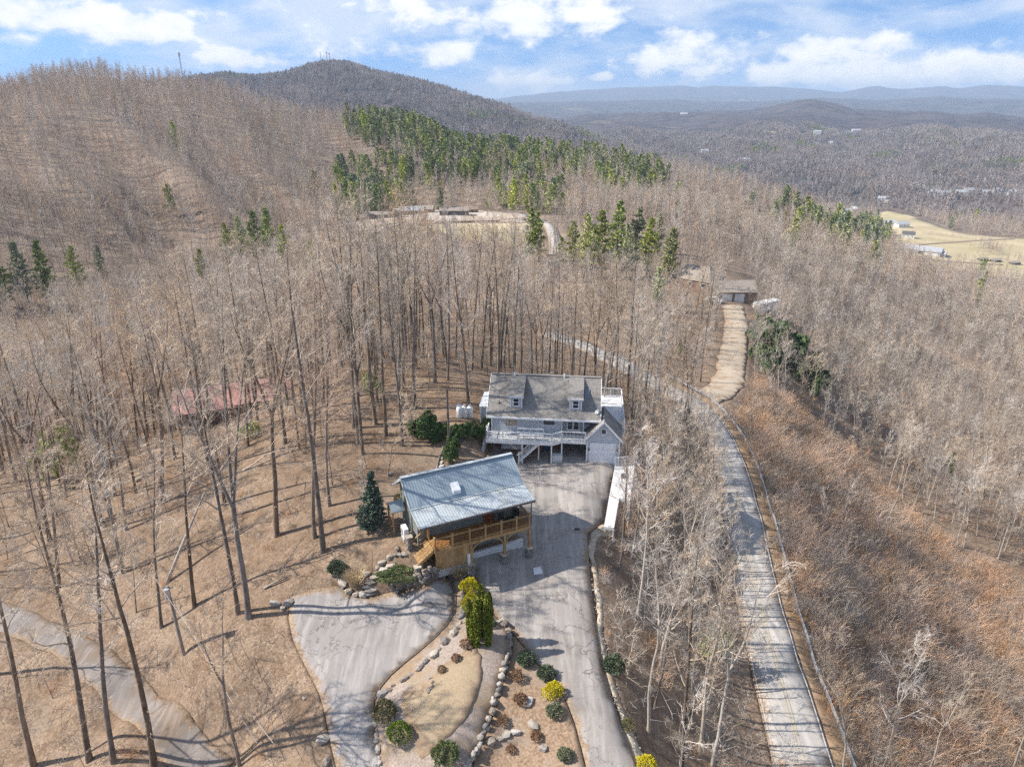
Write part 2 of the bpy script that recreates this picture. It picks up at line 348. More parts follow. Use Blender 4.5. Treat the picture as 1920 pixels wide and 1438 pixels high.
class MB:
    """collects boxes, bars, prisms; build() makes ONE mesh object"""
    def __init__(s): s.v = []; s.f = []
    def add(s, vs, fs):
        n = len(s.v); s.v += [tuple(map(float, v)) for v in vs]; s.f += [tuple(n + i for i in f) for f in fs]; return s
    def box(s, x0, x1, y0, y1, z0, z1):
        return s.add([(x0, y0, z0), (x1, y0, z0), (x1, y1, z0), (x0, y1, z0), (x0, y0, z1), (x1, y0, z1), (x1, y1, z1), (x0, y1, z1)],
                     [(0, 3, 2, 1), (4, 5, 6, 7), (0, 1, 5, 4), (1, 2, 6, 5), (2, 3, 7, 6), (3, 0, 4, 7)])
    def bar(s, a, b, w, h=None, up=(0, 0, 1)):
        a = Vector([float(q) for q in a]); b = Vector([float(q) for q in b]); h = w if h is None else h
        d = (b - a).normalized(); u = Vector(up)
        if abs(d.dot(u)) > .98: u = Vector((0, 1, 0))
        x = d.cross(u).normalized() * w / 2; y = x.cross(d).normalized() * h / 2
        c = [a - x - y, a + x - y, a + x + y, a - x + y, b - x - y, b + x - y, b + x + y, b - x + y]
        return s.add(c, [(0, 3, 2, 1), (4, 5, 6, 7), (0, 1, 5, 4), (1, 2, 6, 5), (2, 3, 7, 6), (3, 0, 4, 7)])
    def tube(s, pts, rad, n=8, cap=True):
        pts = [Vector([float(q) for q in p]) for p in pts]; rad = rad if hasattr(rad, '__len__') else [rad] * len(pts)
        base = len(s.v); px = None
        for i, p in enumerate(pts):
            d = (pts[min(i + 1, len(pts) - 1)] - pts[max(i - 1, 0)]).normalized()
            if px is None: px = d.orthogonal().normalized()
            x = (px - d * px.dot(d)).normalized(); px = x; y = d.cross(x)
            for k in range(n):
                a = 2 * math.pi * k / n; s.v.append(tuple(p + (x * math.cos(a) + y * math.sin(a)) * rad[i]))
        for i in range(len(pts) - 1):
            for k in range(n):
                a = base + i * n + k; b = base + i * n + (k + 1) % n; s.f.append((a, b, b + n, a + n))
        if cap:
            s.f.append(tuple(base + k for k in reversed(range(n)))); e = base + (len(pts) - 1) * n; s.f.append(tuple(e + k for k in range(n)))
        return s
    def prism(s, poly, off):
        """planar polygon (3d points) swept by vector off"""
        n = len(poly); P = [Vector([float(q) for q in p]) for p in poly]; o = Vector(off)
        nn = sum(((P[i] - P[0]).cross(P[(i + 1) % n] - P[0]) for i in range(1, n - 1)), Vector())
        if nn.dot(o) > 0: P = P[::-1]
        return s.add(P + [p + o for p in P], [tuple(range(n)), tuple(range(2 * n - 1, n - 1, -1))] + [(i, i + n, (i + 1) % n + n, (i + 1) % n) for i in range(n)])
    def mesh(s, name, mat, smooth=False):
        me = bpy.data.meshes.new(name); me.from_pydata(s.v, [], s.f)
        if mat: me.materials.append(mat)
        if smooth: me.polygons.foreach_set('use_smooth', np.ones(len(s.f), bool))
        me.update(); return me
    def build(s, name, mat, parent=None, smooth=False, loc=(0, 0, 0), rz=0):
        return link_mesh(name, s.mesh(name, mat, smooth), parent, loc, (0, 0, rz))
def box_part(name, mat, parent, *b): return MB().box(*b).build(name, mat, parent)

# ------------------------------------------------------------------ materials
MATS = {}
def pmat(name, c1, c2=None, scale=4.0, detail=5, rough=.85, bump=0.0, bscale=None, c3=None, scale3=.4, stretch=None, metal=0.0, obj_var=0.0, spec=.3, coord='pos', mid=(.35, .65), rim=False):
    if name in MATS: return MATS[name]
    m = bpy.data.materials.new(name); m.use_nodes = True; nt = m.node_tree; N = nt.nodes; L = nt.links.new
    b = N['Principled BSDF']; b.inputs['Roughness'].default_value = rough; b.inputs['Metallic'].default_value = metal
    b.inputs['Specular IOR Level'].default_value = spec
    if coord == 'pos': g = N.new('ShaderNodeNewGeometry').outputs['Position']
    else: g = N.new('ShaderNodeTexCoord').outputs['Object']
    if stretch:
        mp = N.new('ShaderNodeMapping'); mp.inputs['Scale'].default_value = stretch; L(g, mp.inputs[0]); g = mp.outputs[0]
    def nz(sc_, de): 
        n = N.new('ShaderNodeTexNoise'); n.inputs['Scale'].default_value = sc_; n.inputs['Detail'].default_value = de; n.inputs['Roughness'].default_value = .62; L(g, n.inputs['Vector']); return n.outputs['Fac']
    col = None
    if c2 is not None:
        f = nz(scale, detail); r = N.new('ShaderNodeMapRange'); r.inputs[1].default_value, r.inputs[2].default_value = mid; L(f, r.inputs[0])
        mx = N.new('ShaderNodeMix'); mx.data_type = 'RGBA'; L(r.outputs[0], mx.inputs[0]); mx.inputs[6].default_value = (*c1, 1); mx.inputs[7].default_value = (*c2, 1); col = mx.outputs[2]
        if c3 is not None:
            f3 = nz(scale3, 4); r3 = N.new('ShaderNodeMapRange'); r3.inputs[1].default_value = .48; r3.inputs[2].default_value = .68; L(f3, r3.inputs[0])
            m3 = N.new('ShaderNodeMix'); m3.data_type = 'RGBA'; L(r3.outputs[0], m3.inputs[0]); L(col, m3.inputs[6]); m3.inputs[7].default_value = (*c3, 1); col = m3.outputs[2]
    else:
        rgb = N.new('ShaderNodeRGB'); rgb.outputs[0].default_value = (*c1, 1); col = rgb.outputs[0]
    if rim:
        at = N.new('ShaderNodeAttribute'); at.attribute_name = 'rim'; ad = N.new('ShaderNodeMath'); ad.operation = 'MULTIPLY_ADD'; L(at.outputs['Fac'], ad.inputs[0]); ad.inputs[1].default_value = .5; L(nz(1.7, 7), ad.inputs[2])
        rr_ = N.new('ShaderNodeMapRange'); rr_.inputs[1].default_value = .70; rr_.inputs[2].default_value = .92; rr_.inputs[4].default_value = .85; L(ad.outputs[0], rr_.inputs[0])
        ml = N.new('ShaderNodeMix'); ml.data_type = 'RGBA'; L(nz(6, 4), ml.inputs[0]); ml.inputs[6].default_value = (.15, .095, .055, 1); ml.inputs[7].default_value = (.42, .30, .20, 1)
        mm = N.new('ShaderNodeMix'); mm.data_type = 'RGBA'; L(rr_.outputs[0], mm.inputs[0]); L(col, mm.inputs[6]); L(ml.outputs[2], mm.inputs[7]); col = mm.outputs[2]
    if obj_var:
        oi = N.new('ShaderNodeObjectInfo'); r = N.new('ShaderNodeMapRange'); r.inputs[3].default_value = 1 - obj_var; r.inputs[4].default_value = 1 + obj_var; L(oi.outputs['Random'], r.inputs[0])
        hs = N.new('ShaderNodeHueSaturation'); L(col, hs.inputs['Color']); L(r.outputs[0], hs.inputs['Value'])
        r2 = N.new('ShaderNodeMath'); r2.operation = 'MULTIPLY'; r2.inputs[1].default_value = 7.31; L(oi.outputs['Random'], r2.inputs[0])
        r4 = N.new('ShaderNodeMath'); r4.operation = 'FRACT'; L(r2.outputs[0], r4.inputs[0])
        r3_ = N.new('ShaderNodeMapRange'); r3_.inputs[3].default_value = .6; r3_.inputs[4].default_value = 1.25; L(r4.outputs[0], r3_.inputs[0]); L(r3_.outputs[0], hs.inputs['Saturation']); col = hs.outputs[0]
    L(col, b.inputs['Base Color'])
    if bump:
        f = nz(bscale or scale * 2, 6); bp = N.new('ShaderNodeBump'); bp.inputs['Strength'].default_value = bump; bp.inputs['Distance'].default_value = .05; L(f, bp.inputs['Height']); L(bp.outputs[0], b.inputs['Normal'])
    MATS[name] = m; return m
# ------------------------------------------------------------------ outlines of the paved and planted areas
def px_poly(pts, z=None):
    return np.array([(W(a, b, z) if z is not None else G(a, b))[:2] for a, b in pts])
def strip_poly(L, hw):
    a = offset_line(L, hw)[:, :2]; b = offset_line(L, -hw)[:, :2]; return np.vstack([a, b[::-1]])
CAB_O = np.array([-7.2, 47.2]); CAB_A = R(25.3)
def cab(u, w):
    c, s = math.cos(CAB_A), math.sin(CAB_A); return np.array([CAB_O[0] + u * c - w * s, CAB_O[1] + u * s + w * c])
HOU_O = np.array([-2.7, 68.5]); HOU_A = R(-6)
def hou(u, w):
    c, s = math.cos(HOU_A), math.sin(HOU_A); return np.array([HOU_O[0] + u * c - w * s, HOU_O[1] + u * s + w * c])
APRON_P = np.vstack([[hou(.1, 2.4), hou(10.6, 4.5), hou(14.0, .3), hou(14.05, -.7)],
    px_poly([(1150, 900), (1138, 955), (1132, 978), (1118, 988), (1101, 1000), (1103, 1040), (1107, 1085), (1112, 1130), (1120, 1180), (1127, 1225), (1135, 1265), (1148, 1310), (1163, 1355), (1180, 1398), (1196, 1440), (1215, 1490), (1130, 1490),
             (1100, 1440), (1090, 1400), (1078, 1355), (1064, 1318), (1047, 1288), (1026, 1262), (1003, 1240), (985, 1215), (966, 1190), (945, 1168), (925, 1150), (912, 1130), (905, 1108), (893, 1083), (884, 1066)]),
    [cab(4.3, 2.6), cab(9.6, 2.6), cab(10.3, 4), cab(10.2, 8.3), cab(6.0, 8.6)], px_poly([(893, 885), (905, 872), (915, 852)])])
PAD_P = px_poly([(541, 1160), (545, 1120), (590, 1105), (640, 1098), (652, 1114), (700, 1121), (745, 1108), (800, 1097), (838, 1078), (846, 1092), (853, 1118), (852, 1148), (838, 1172), (815, 1196), (785, 1222), (755, 1246), (730, 1268), (712, 1290), (703, 1310), (699, 1335), (703, 1370), (709, 1410), (714, 1445), (722, 1495),
                 (645, 1495), (632, 1445), (620, 1395), (610, 1340), (598, 1298), (580, 1262), (562, 1228), (548, 1195)])
BED_P = px_poly([(846, 1092), (862, 1080), (885, 1085), (905, 1112), (915, 1140), (930, 1160), (948, 1172), (960, 1200), (956, 1230), (945, 1262), (935, 1300), (922, 1340), (905, 1385), (885, 1425), (872, 1470), (724, 1480), (716, 1445), (711, 1410), (705, 1370), (701, 1335), (705, 1311), (714, 1291), (732, 1269), (757, 1247), (787, 1223), (817, 1197), (840, 1173), (854, 1149), (855, 1118)])
LAWN_P = px_poly([(890, 1215), (905, 1232), (899, 1268), (888, 1305), (868, 1345), (842, 1382), (815, 1410), (790, 1425), (772, 1400), (768, 1370), (752, 1335), (752, 1300), (790, 1290), (815, 1265), (840, 1240), (868, 1222)])
STRIP_P = px_poly([(964, 1196), (985, 1217), (1003, 1242), (1026, 1264), (1046, 1290), (1062, 1319), (1076, 1356), (1088, 1401), (1097, 1440), (1110, 1480), (880, 1480), (890, 1428), (908, 1388), (926, 1342), (940, 1302), (950, 1262), (960, 1230)])
VERGE_P = px_poly([(1134, 980), (1150, 986), (1140, 1000), (1118, 1010), (1113, 1050), (1120, 1110), (1132, 1180), (1142, 1240), (1160, 1305), (1178, 1350), (1205, 1405), (1224, 1445), (1240, 1490), (1216, 1490), (1197, 1440), (1181, 1398), (1164, 1355), (1149, 1310), (1136, 1265), (1128, 1225), (1121, 1180), (1113, 1130), (1108, 1085), (1104, 1040), (1102, 1001), (1119, 989)])
TERR_P = px_poly([(655, 1108), (700, 1112), (745, 1103), (800, 1092), (838, 1072), (860, 1062), (850, 1048), (800, 1066), (785, 1040), (740, 1045), (690, 1062), (655, 1085)])
ROAD_P = strip_poly(ROAD, 2.25); LANE_P = strip_poly(LANE, 1.5); GRAVEL_P = strip_poly(GRAVEL, 2.7)
SHOULD_P = np.vstack([offset_line(ROAD[:60], 2.2)[:, :2], offset_line(ROAD[:60], 4.3)[::-1, :2]])
FARM_P = px_poly([(655, 432), (690, 407), (740, 398), (800, 396), (880, 394), (930, 398), (985, 404), (985, 416), (930, 414), (860, 416), (790, 420), (740, 424), (700, 440)])
MEADOW_P = px_poly([(800, 424), (870, 419), (960, 419), (1005, 420), (1010, 455), (985, 470), (930, 458), (850, 445)])
FROAD = polyline([(905, 382, -24), (950, 394, -24), (985, 408, -24.5), (1010, 425, -24.5), (1032, 448, -24), (1040, 475, -22), (1040, 500, -20)])
FROAD_P = strip_poly(FROAD, 2.6)
FDRIVE = polyline([(990, 411, -24.5), (930, 415, -25), (860, 418, -25.2), (790, 420, -25.5), (740, 424, -25.8), (690, 432, -26)])
FDRIVE_P = strip_poly(FDRIVE, 1.9)
FIELDS = [px_poly(p, -129) for p in ([(1640, 400), (1665, 392), (1700, 398), (1740, 412), (1775, 426), (1830, 438), (1900, 443), (1980, 448), (1980, 535), (1920, 530), (1860, 522), (1800, 514), (1745, 505), (1700, 488), (1690, 470), (1665, 440)], [(1555, 392), (1600, 398), (1640, 408), (1600, 406)])]
FIELDS += [px_poly(p) for p in ([(1430, 247), (1458, 246), (1456, 249), (1432, 250)], [(1482, 248), (1502, 249), (1500, 251), (1484, 251)])]
VROAD = polyline([(1700, 466, -127), (1720, 462, -127.5), (1760, 458, -129), (1815, 453, -130), (1850, 450, -130), (1900, 447, -130)]); VROAD_P = strip_poly(VROAD, 3.2)
VLOOP = polyline([(1712, 466, -127), (1705, 478, -126), (1722, 489, -126), (1760, 492, -126.5), (1810, 494, -127), (1880, 497, -128)]); VLOOP_P = strip_poly(VLOOP, 3.4)
CUT_P = px_poly([(1712, 622), (1740, 640), (1790, 662), (1840, 690), (1850, 705), (1800, 685), (1750, 665), (1715, 640)])
BRUSH_P = np.vstack([offset_line(ROAD[:50], 3.2)[:, :2], px_poly([(1420, 720), (1470, 745), (1520, 790), (1590, 850), (1700, 960), (1800, 1030), (1940, 1120), (1990, 1480)])])

# ------------------------------------------------------------------ ground materials
def ground_material():
    m = bpy.data.materials.new('leaf_littered_ground'); m.use_nodes = True; nt = m.node_tree; N = nt.nodes; L = nt.links.new
    b = N['Principled BSDF']; b.inputs['Roughness'].default_value = .95; b.inputs['Specular IOR Level'].default_value = .1
    g = N.new('ShaderNodeNewGeometry').outputs['Position']
    def nz(s, d, r=.6, dist=0):
        n = N.new('ShaderNodeTexNoise'); n.inputs['Scale'].default_value = s; n.inputs['Detail'].default_value = d; n.inputs['Roughness'].default_value = r; n.inputs['Distortion'].default_value = dist; L(g, n.inputs['Vector']); return n.outputs['Fac']
    def mr(f, a, b_, c=0, d=1):
        r = N.new('ShaderNodeMapRange'); r.inputs[1].default_value = a; r.inputs[2].default_value = b_; r.inputs[3].default_value = c; r.inputs[4].default_value = d; L(f, r.inputs[0]); return r.outputs[0]
    def mix(f, a, b_):
        x = N.new('ShaderNodeMix'); x.data_type = 'RGBA'
        if isinstance(f, float): x.inputs[0].default_value = f
        else: L(f, x.inputs[0])
        for i, v in ((6, a), (7, b_)):
            if isinstance(v, tuple): x.inputs[i].default_value = (*v, 1)
            else: L(v, x.inputs[i])
        return x.outputs[2]
    def mul(a, b_):
        x = N.new('ShaderNodeMath'); x.operation = 'MULTIPLY'
        for i, v in enumerate((a, b_)):
            if isinstance(v, float): x.inputs[i].default_value = v
            else: L(v, x.inputs[i])
        return x.outputs[0]
    vor = N.new('ShaderNodeTexVoronoi'); vor.inputs['Scale'].default_value = 11; L(g, vor.inputs['Vector'])
    sepc = N.new('ShaderNodeSeparateColor'); L(vor.outputs['Color'], sepc.inputs[0])
    litter = mix(mr(nz(3.2, 6, .7), .36, .64), (.18, .126, .088), (.36, .268, .195))
    litter = mix(mr(sepc.outputs[0], .80, .92, 0, .8), litter, (.46, .33, .21))
    litter = mix(mr(sepc.outputs[1], .82, .95, 0, .7), litter, (.09, .055, .035))
    litter = mix(mr(nz(.22, 5, .6, .6), .48, .66, 0, .6), litter, (.29, .195, .12))
    litter = mix(mr(nz(.11, 5), .52, .7, 0, .6), litter, (.25, .20, .15))
    litter = mix(mr(nz(.9, 6, .65), .54, .72, 0, .6), litter, (.11, .07, .045))
    litter = mix(mr(nz(.045, 6, .7, .8), .46, .60, 0, .55), litter, (.165, .108, .07))
    litter = mix(mr(nz(.5, 6, .72, .5), .50, .62, 0, .55), litter, (.15, .096, .06))
    at = N.new('ShaderNodeVertexColor'); at.layer_name = 'zone'
    sz = N.new('ShaderNodeSeparateColor'); L(at.outputs['Color'], sz.inputs[0])
    brush = mix(mr(nz(1.6, 5, .7), .36, .64), (.20, .118, .068), (.38, .245, .145))
    forest = mix(mr(nz(.06, 6, .72), .36, .66), (.15, .11, .082), (.33, .25, .185))
    forest = mix(mr(nz(.012, 5, .6), .45, .65, 0, .7), forest, (.27, .205, .155))
    far = mix(mr(nz(.016, 6, .78), .38, .62), (.034, .028, .034), (.14, .11, .105))
    far = mix(mr(nz(.0035, 4, .7), .46, .60, 0, .75), far, (.13, .102, .092))
    far = mix(mr(nz(.0028, 6, .75, .3), .555, .63, 0, .85), far, (.040, .062, .045))
    far = mix(mr(nz(.0016, 6, .6, .3), .63, .66, 0, .55), far, (.33, .26, .17))
    c = mix(sz.outputs[0], litter, brush)
    c = mix(sz.outputs[1], c, forest)
    c = mix(sz.outputs[2], c, far)
    L(c, b.inputs['Base Color'])
    bp = N.new('ShaderNodeBump'); bp.inputs['Strength'].default_value = .7; bp.inputs['Distance'].default_value = .12
    L(nz(2.4, 5, .75), bp.inputs['Height'])
    bp2 = N.new('ShaderNodeBump'); bp2.inputs['Strength'].default_value = 1.0
    L(mul(sz.outputs[2], 14.0), bp2.inputs['Distance']); L(nz(.02, 6, .8), bp2.inputs['Height']); L(bp.outputs[0], bp2.inputs['Normal'])
    L(bp2.outputs[0], b.inputs['Normal'])
    return m
def asphalt(name, c1, c2, stain, crack=.7, seed=0.0):
    m = bpy.data.materials.new(name); m.use_nodes = True; nt = m.node_tree; N = nt.nodes; L = nt.links.new
    b = N['Principled BSDF']; b.inputs['Roughness'].default_value = .9; b.inputs['Specular IOR Level'].default_value = .2
    mp = N.new('ShaderNodeMapping'); mp.inputs['Location'].default_value = (seed, seed * 2, 0); L(N.new('ShaderNodeNewGeometry').outputs['Position'], mp.inputs[0]); g = mp.outputs[0]
    def nz(s, d, r=.6, dist=0, st=None):
        v = g
        if st: 
            q = N.new('ShaderNodeMapping'); q.inputs['Scale'].default_value = st; L(g, q.inputs[0]); v = q.outputs[0]
        n = N.new('ShaderNodeTexNoise'); n.inputs['Scale'].default_value = s; n.inputs['Detail'].default_value = d; n.inputs['Roughness'].default_value = r; n.inputs['Distortion'].default_value = dist; L(v, n.inputs['Vector']); return n
    def mr(f, a, b_, c=0, d=1):
        r = N.new('ShaderNodeMapRange'); r.inputs[1].default_value = a; r.inputs[2].default_value = b_; r.inputs[3].default_value = c; r.inputs[4].default_value = d; L(f, r.inputs[0]); return r.outputs[0]
    def mix(f, a, b_):
        x = N.new('ShaderNodeMix'); x.data_type = 'RGBA'; L(f, x.inputs[0])
        for i, v in ((6, a), (7, b_)):
            if isinstance(v, tuple): x.inputs[i].default_value = (*v, 1)
            else: L(v, x.inputs[i])
        return x.outputs[2]
    c = mix(mr(nz(14, 6, .7).outputs[0], .35, .65), c1, c2)
    c = mix(mr(nz(.28, 6, .6, .4).outputs[0], .45, .68, 0, .75), c, stain)
    c = mix(mr(nz(.8, 5, .6, 0, (2.6, .22, 1)).outputs[0], .47, .66, 0, .75), c, tuple(min(1, v * 1.25) for v in c2))
    c = mix(mr(nz(1.6, 6, .7, .2).outputs[0], .62, .74, 0, .6), c, tuple(v * .55 for v in c1))
    ds = nz(.9, 4, .6); sub = N.new('ShaderNodeVectorMath'); sub.operation = 'ADD'; L(g, sub.inputs[0])
    sc_ = N.new('ShaderNodeVectorMath'); sc_.operation = 'SCALE'; sc_.inputs['Scale'].default_value = 2.4; L(ds.outputs['Color'], sc_.inputs[0]); L(sc_.outputs[0], sub.inputs[1])
    vo = N.new('ShaderNodeTexVoronoi'); vo.feature = 'DISTANCE_TO_EDGE'; vo.inputs['Scale'].default_value = .28; L(sub.outputs[0], vo.inputs['Vector'])
    k1 = mr(vo.outputs['Distance'], .005, .016, crack, 0)
    k2 = mr(nz(.13, 2).outputs[0], .42, .55)
    kk = N.new('ShaderNodeMath'); kk.operation = 'MULTIPLY'; L(k1, kk.inputs[0]); L(k2, kk.inputs[1])
    c = mix(kk.outputs[0], c, tuple(v * .35 for v in c1))
    at = N.new('ShaderNodeAttribute'); at.attribute_name = 'rim'
    ad = N.new('ShaderNodeMath'); ad.operation = 'MULTIPLY_ADD'; L(at.outputs['Fac'], ad.inputs[0]); ad.inputs[1].default_value = .55; L(nz(1.3, 7, .75).outputs[0], ad.inputs[2])
    lit = mix(mr(nz(6, 5, .7).outputs[0], .38, .62), (.19, .12, .07), (.40, .29, .19))
    c = mix(mr(ad.outputs[0], .80, .98, 0, .9), c, lit)
    c = mix(mr(nz(2.2, 7, .75, .3).outputs[0], .69, .76, 0, .55), c, lit)
    L(c, b.inputs['Base Color'])
    bp = N.new('ShaderNodeBump'); bp.inputs['Strength'].default_value = .35; bp.inputs['Distance'].default_value = .02; L(nz(30, 4).outputs[0], bp.inputs['Height']); L(bp.outputs[0], b.inputs['Normal'])
    MATS[name] = m; return m
M_ground = ground_material()
M_drive = asphalt('weathered_asphalt', (.28, .25, .225), (.37, .335, .30), (.20, .175, .155))
M_pad = asphalt('pale_asphalt', (.27, .245, .228), (.35, .322, .298), (.22, .197, .18), seed=31)
M_road = asphalt('road_asphalt', (.35, .325, .295), (.45, .42, .385), (.30, .27, .24), crack=.4, seed=77)
M_lane = asphalt('lane_asphalt', (.19, .165, .145), (.27, .235, .21), (.22, .15, .09), crack=.3, seed=11)
M_gravel = pmat('pale_gravel', (.39, .31, .22), (.55, .465, .355), 9, 8, .95, .6, 18, (.34, .23, .14), .5, rim=True)
M_bed = pmat('garden_gravel', (.26, .20, .16), (.46, .38, .32), 7, 9, .95, .6, 16, (.34, .245, .15), .45, rim=True)
M_lawn = pmat('dormant_lawn', (.30, .22, .135), (.46, .355, .23), 8, 9, .95, .5, 24, (.38, .29, .19), .5, rim=True)
M_mulch = pmat('mulch_strip', (.20, .125, .075), (.42, .30, .20), 6, 9, .95, .6, 12, (.36, .285, .225), .35, rim=True)
M_verge = pmat('verge_gravel', (.40, .32, .22), (.64, .55, .43), 5, 9, .95, .7, 12, (.33, .235, .15), .8)
M_shoulder = pmat('road_shoulder', (.24, .15, .085), (.36, .25, .15), 5, 8, .95, .5, 12, rim=True)
M_field = pmat('hay_field', (.42, .335, .19), (.57, .465, .29), .03, 9, .95, 0, None, (.40, .345, .17), .006)
M_farm = pmat('farm_yard', (.42, .34, .26), (.60, .53, .45), .2, 8, .95, .3, .6, (.36, .25, .16), .06)
M_cut = pmat('bare_clay', (.28, .16, .09), (.40, .26, .16), .3, 8, .95)
M_kerbline = pmat('asphalt_kerb', (.11, .09, .08), (.17, .14, .12), 6, 6, .9)

# ------------------------------------------------------------------ terrain: one sheet to the horizon
SHEETS = []      # (polygon, how far the terrain is sunk beneath it)
PASTURE_P = FIELDS[0]
for P, s in ((APRON_P, .35), (PAD_P, .35), (BED_P, .16), (STRIP_P, .16), (VERGE_P, .14), (ROAD_P, .3), (LANE_P, .14), (GRAVEL_P, .25), (SHOULD_P, .12), (FARM_P, .8), (MEADOW_P, .8), (FROAD_P, .8), (FDRIVE_P, .8), (CUT_P, .5)):
    SHEETS.append((P, s))
for P in FIELDS: SHEETS.append((P, 2.0))
th = np.concatenate([np.radians(np.arange(-180, -44, 4.0)), np.radians(np.arange(-44, 44.01, .23)), np.radians(np.arange(48, 180.1, 4.0))])
rr = np.concatenate([[3.0, 8, 14], np.geomspace(18, 300, 330), np.geomspace(303, 16000, 330)[0:]])
TT, RR = np.meshgrid(th, rr); X = RR * np.sin(TT); Y = RR * np.cos(TT)
Z = height(X, Y)
Z0 = Z.copy()
for P, s in SHEETS: Z = Z - np.where(in_poly(X, Y, P), s, 0)
Z += fbm(X / 1.1, Y / 1.1, 9, 3) * .07 * np.clip((RR - 20) / 30, 0, 1) * (RR < 160) * (Z == Z0)
zone = np.zeros(X.shape + (4,), np.float32); zone[..., 3] = 1
zone[..., 0] = in_poly(X, Y, BRUSH_P)
zone[..., 1] = np.clip((RR - 130) / 130, 0, 1)
zone[..., 2] = np.clip((RR - 1150) / 350, 0, 1)
nr, ntc = X.shape
i0 = (np.arange(nr - 1)[:, None] * ntc + np.arange(ntc - 1)).ravel()
quads = np.stack([i0, i0 + ntc, i0 + ntc + 1, i0 + 1], 1)
me = np_mesh('terrain', np.stack([X, Y, Z], -1).reshape(-1, 3), quads, M_ground, True)
ca = me.color_attributes.new('zone', 'FLOAT_COLOR', 'POINT'); ca.data.foreach_set('color', zone.reshape(-1))
# centre fan
terrain = tag(link_mesh('terrain', me), kind='structure', label='leaf-littered mountain terrain of ridges and valleys')

_t0, _dt = np.radians(-44.0), np.radians(.23); _lr = np.log(rr); _j0 = int(np.argmin(np.abs(th - _t0)))
def hgrid(x, y):
    """quick look-up of the terrain height in the forward sector"""
    t, r = np.arctan2(x, y), np.hypot(x, y); ft = np.clip((t - _t0) / _dt, 0, 381.0); fr = np.clip(np.interp(np.log(np.maximum(r, 4)), _lr, np.arange(len(rr))), 0, len(rr) - 1.001)
    i = fr.astype(int); j = ft.astype(int); a, b = fr - i, ft - j; j = j + _j0
    return (Z0[i, j] * (1 - b) + Z0[i, j + 1] * b) * (1 - a) + (Z0[i + 1, j] * (1 - b) + Z0[i + 1, j + 1] * b) * a
def drape(name, P, mat, off=.06, grid=.8, skirt=.35, kind='structure', label=None, parent=None, ragged=0.0):
    P = np.asarray(P)[:, :2]
    # densify outline
    out = []
    for i in range(len(P)):
        a, b = P[i], P[(i + 1) % len(P)]; n = max(1, int(np.hypot(*(b - a)) / grid))
        for k in range(n): out.append(a + (b - a) * k / n)
    B = np.array(out)
    if ragged: B = B + np.stack([fbm(B[:, 0] / 1.7, B[:, 1] / 1.7, 41, 3), fbm(B[:, 0] / 1.7, B[:, 1] / 1.7, 43, 3)], 1) * ragged
    x0, y0 = B.min(0); x1, y1 = B.max(0)
    gx, gy = np.meshgrid(np.arange(x0 + grid / 2, x1, grid), np.arange(y0 + grid / 2, y1, grid)); gx = gx.ravel(); gy = gy.ravel()
    k = in_poly(gx, gy, B); gx = gx[k]; gy = gy[k]
    # keep inner points off the rim
    if len(gx):
        d = np.full(len(gx), 1e9)
        for i in range(0, len(B), 200): d = np.minimum(d, np.min((gx[:, None] - B[None, i:i + 200, 0]) ** 2 + (gy[:, None] - B[None, i:i + 200, 1]) ** 2, 1))
        k = d > (grid * .45) ** 2; gx = gx[k]; gy = gy[k]
    V = [Vector(p) for p in B] + [Vector((a, b)) for a, b in zip(gx, gy)]
    E = [(i, (i + 1) % len(B)) for i in range(len(B))]
    vo, eo, fo, *_ = delaunay_2d_cdt(V, E, [], 1, 1e-4)
    vo = np.array([(v.x, v.y) for v in vo]); z = height(vo[:, 0], vo[:, 1]) + off
    fo = [f if (vo[f[1], 0] - vo[f[0], 0]) * (vo[f[2], 1] - vo[f[0], 1]) - (vo[f[1], 1] - vo[f[0], 1]) * (vo[f[2], 0] - vo[f[0], 0]) > 0 else f[::-1] for f in fo]
    cnt = {}
    for f in fo:
        for a, b in zip(f, list(f[1:]) + [f[0]]): cnt[(a, b)] = 1
    rim = [(a, b) for (a, b) in cnt if (b, a) not in cnt]
    verts = [(*p, q) for p, q in zip(vo, z)]; n = len(verts); low = {}
    faces = [tuple(f) for f in fo]
    for a, b in rim:
        for q in (a, b):
            if q not in low: low[q] = len(verts); verts.append((vo[q, 0], vo[q, 1], z[q] - skirt))
        faces.append((b, a, low[a], low[b]))
    me = bpy.data.meshes.new(name); me.from_pydata(verts, [], faces); me.materials.append(mat); me.polygons.foreach_set('use_smooth', np.arange(len(faces)) < len(fo)); me.update()
    dm = np.full(len(vo), 1e9)
    for i in range(0, len(B), 200): dm = np.minimum(dm, np.min((vo[:, 0][:, None] - B[None, i:i + 200, 0]) ** 2 + (vo[:, 1][:, None] - B[None, i:i + 200, 1]) ** 2, 1))
    rimv = np.ones(len(verts), np.float32); rimv[:len(vo)] = np.clip(1 - np.sqrt(dm) / 1.3, 0, 1)
    ra = me.attributes.new('rim', 'FLOAT', 'POINT'); ra.data.foreach_set('value', rimv)
    return tag(link_mesh(name, me, parent), kind=kind, label=label)
drape('driveway', APRON_P, M_drive, .06, .9, label='weathered asphalt drive and apron between cabin and house')
drape('parking_pad', PAD_P, M_pad, .06, .9, label='pale asphalt parking pad below the stone steps')
drape('road', ROAD_P, M_road, .06, 1.5, label='grey two-lane mountain road curving past the house')
drape('lane', LANE_P, M_lane, .03, .8, .12, ragged=.4, label='narrow dark lane crossing the woodland corner')
drape('gravel_drive', GRAVEL_P, M_gravel, .015, .8, .1, ragged=.6, label='pale gravel drive climbing to the ranch house')
drape('road_shoulder', SHOULD_P, M_shoulder, .03, 1.0, .1, ragged=.4)
drape('garden_bed', BED_P, M_bed, .05, .7, .1, label='gravel garden island between the two drives')
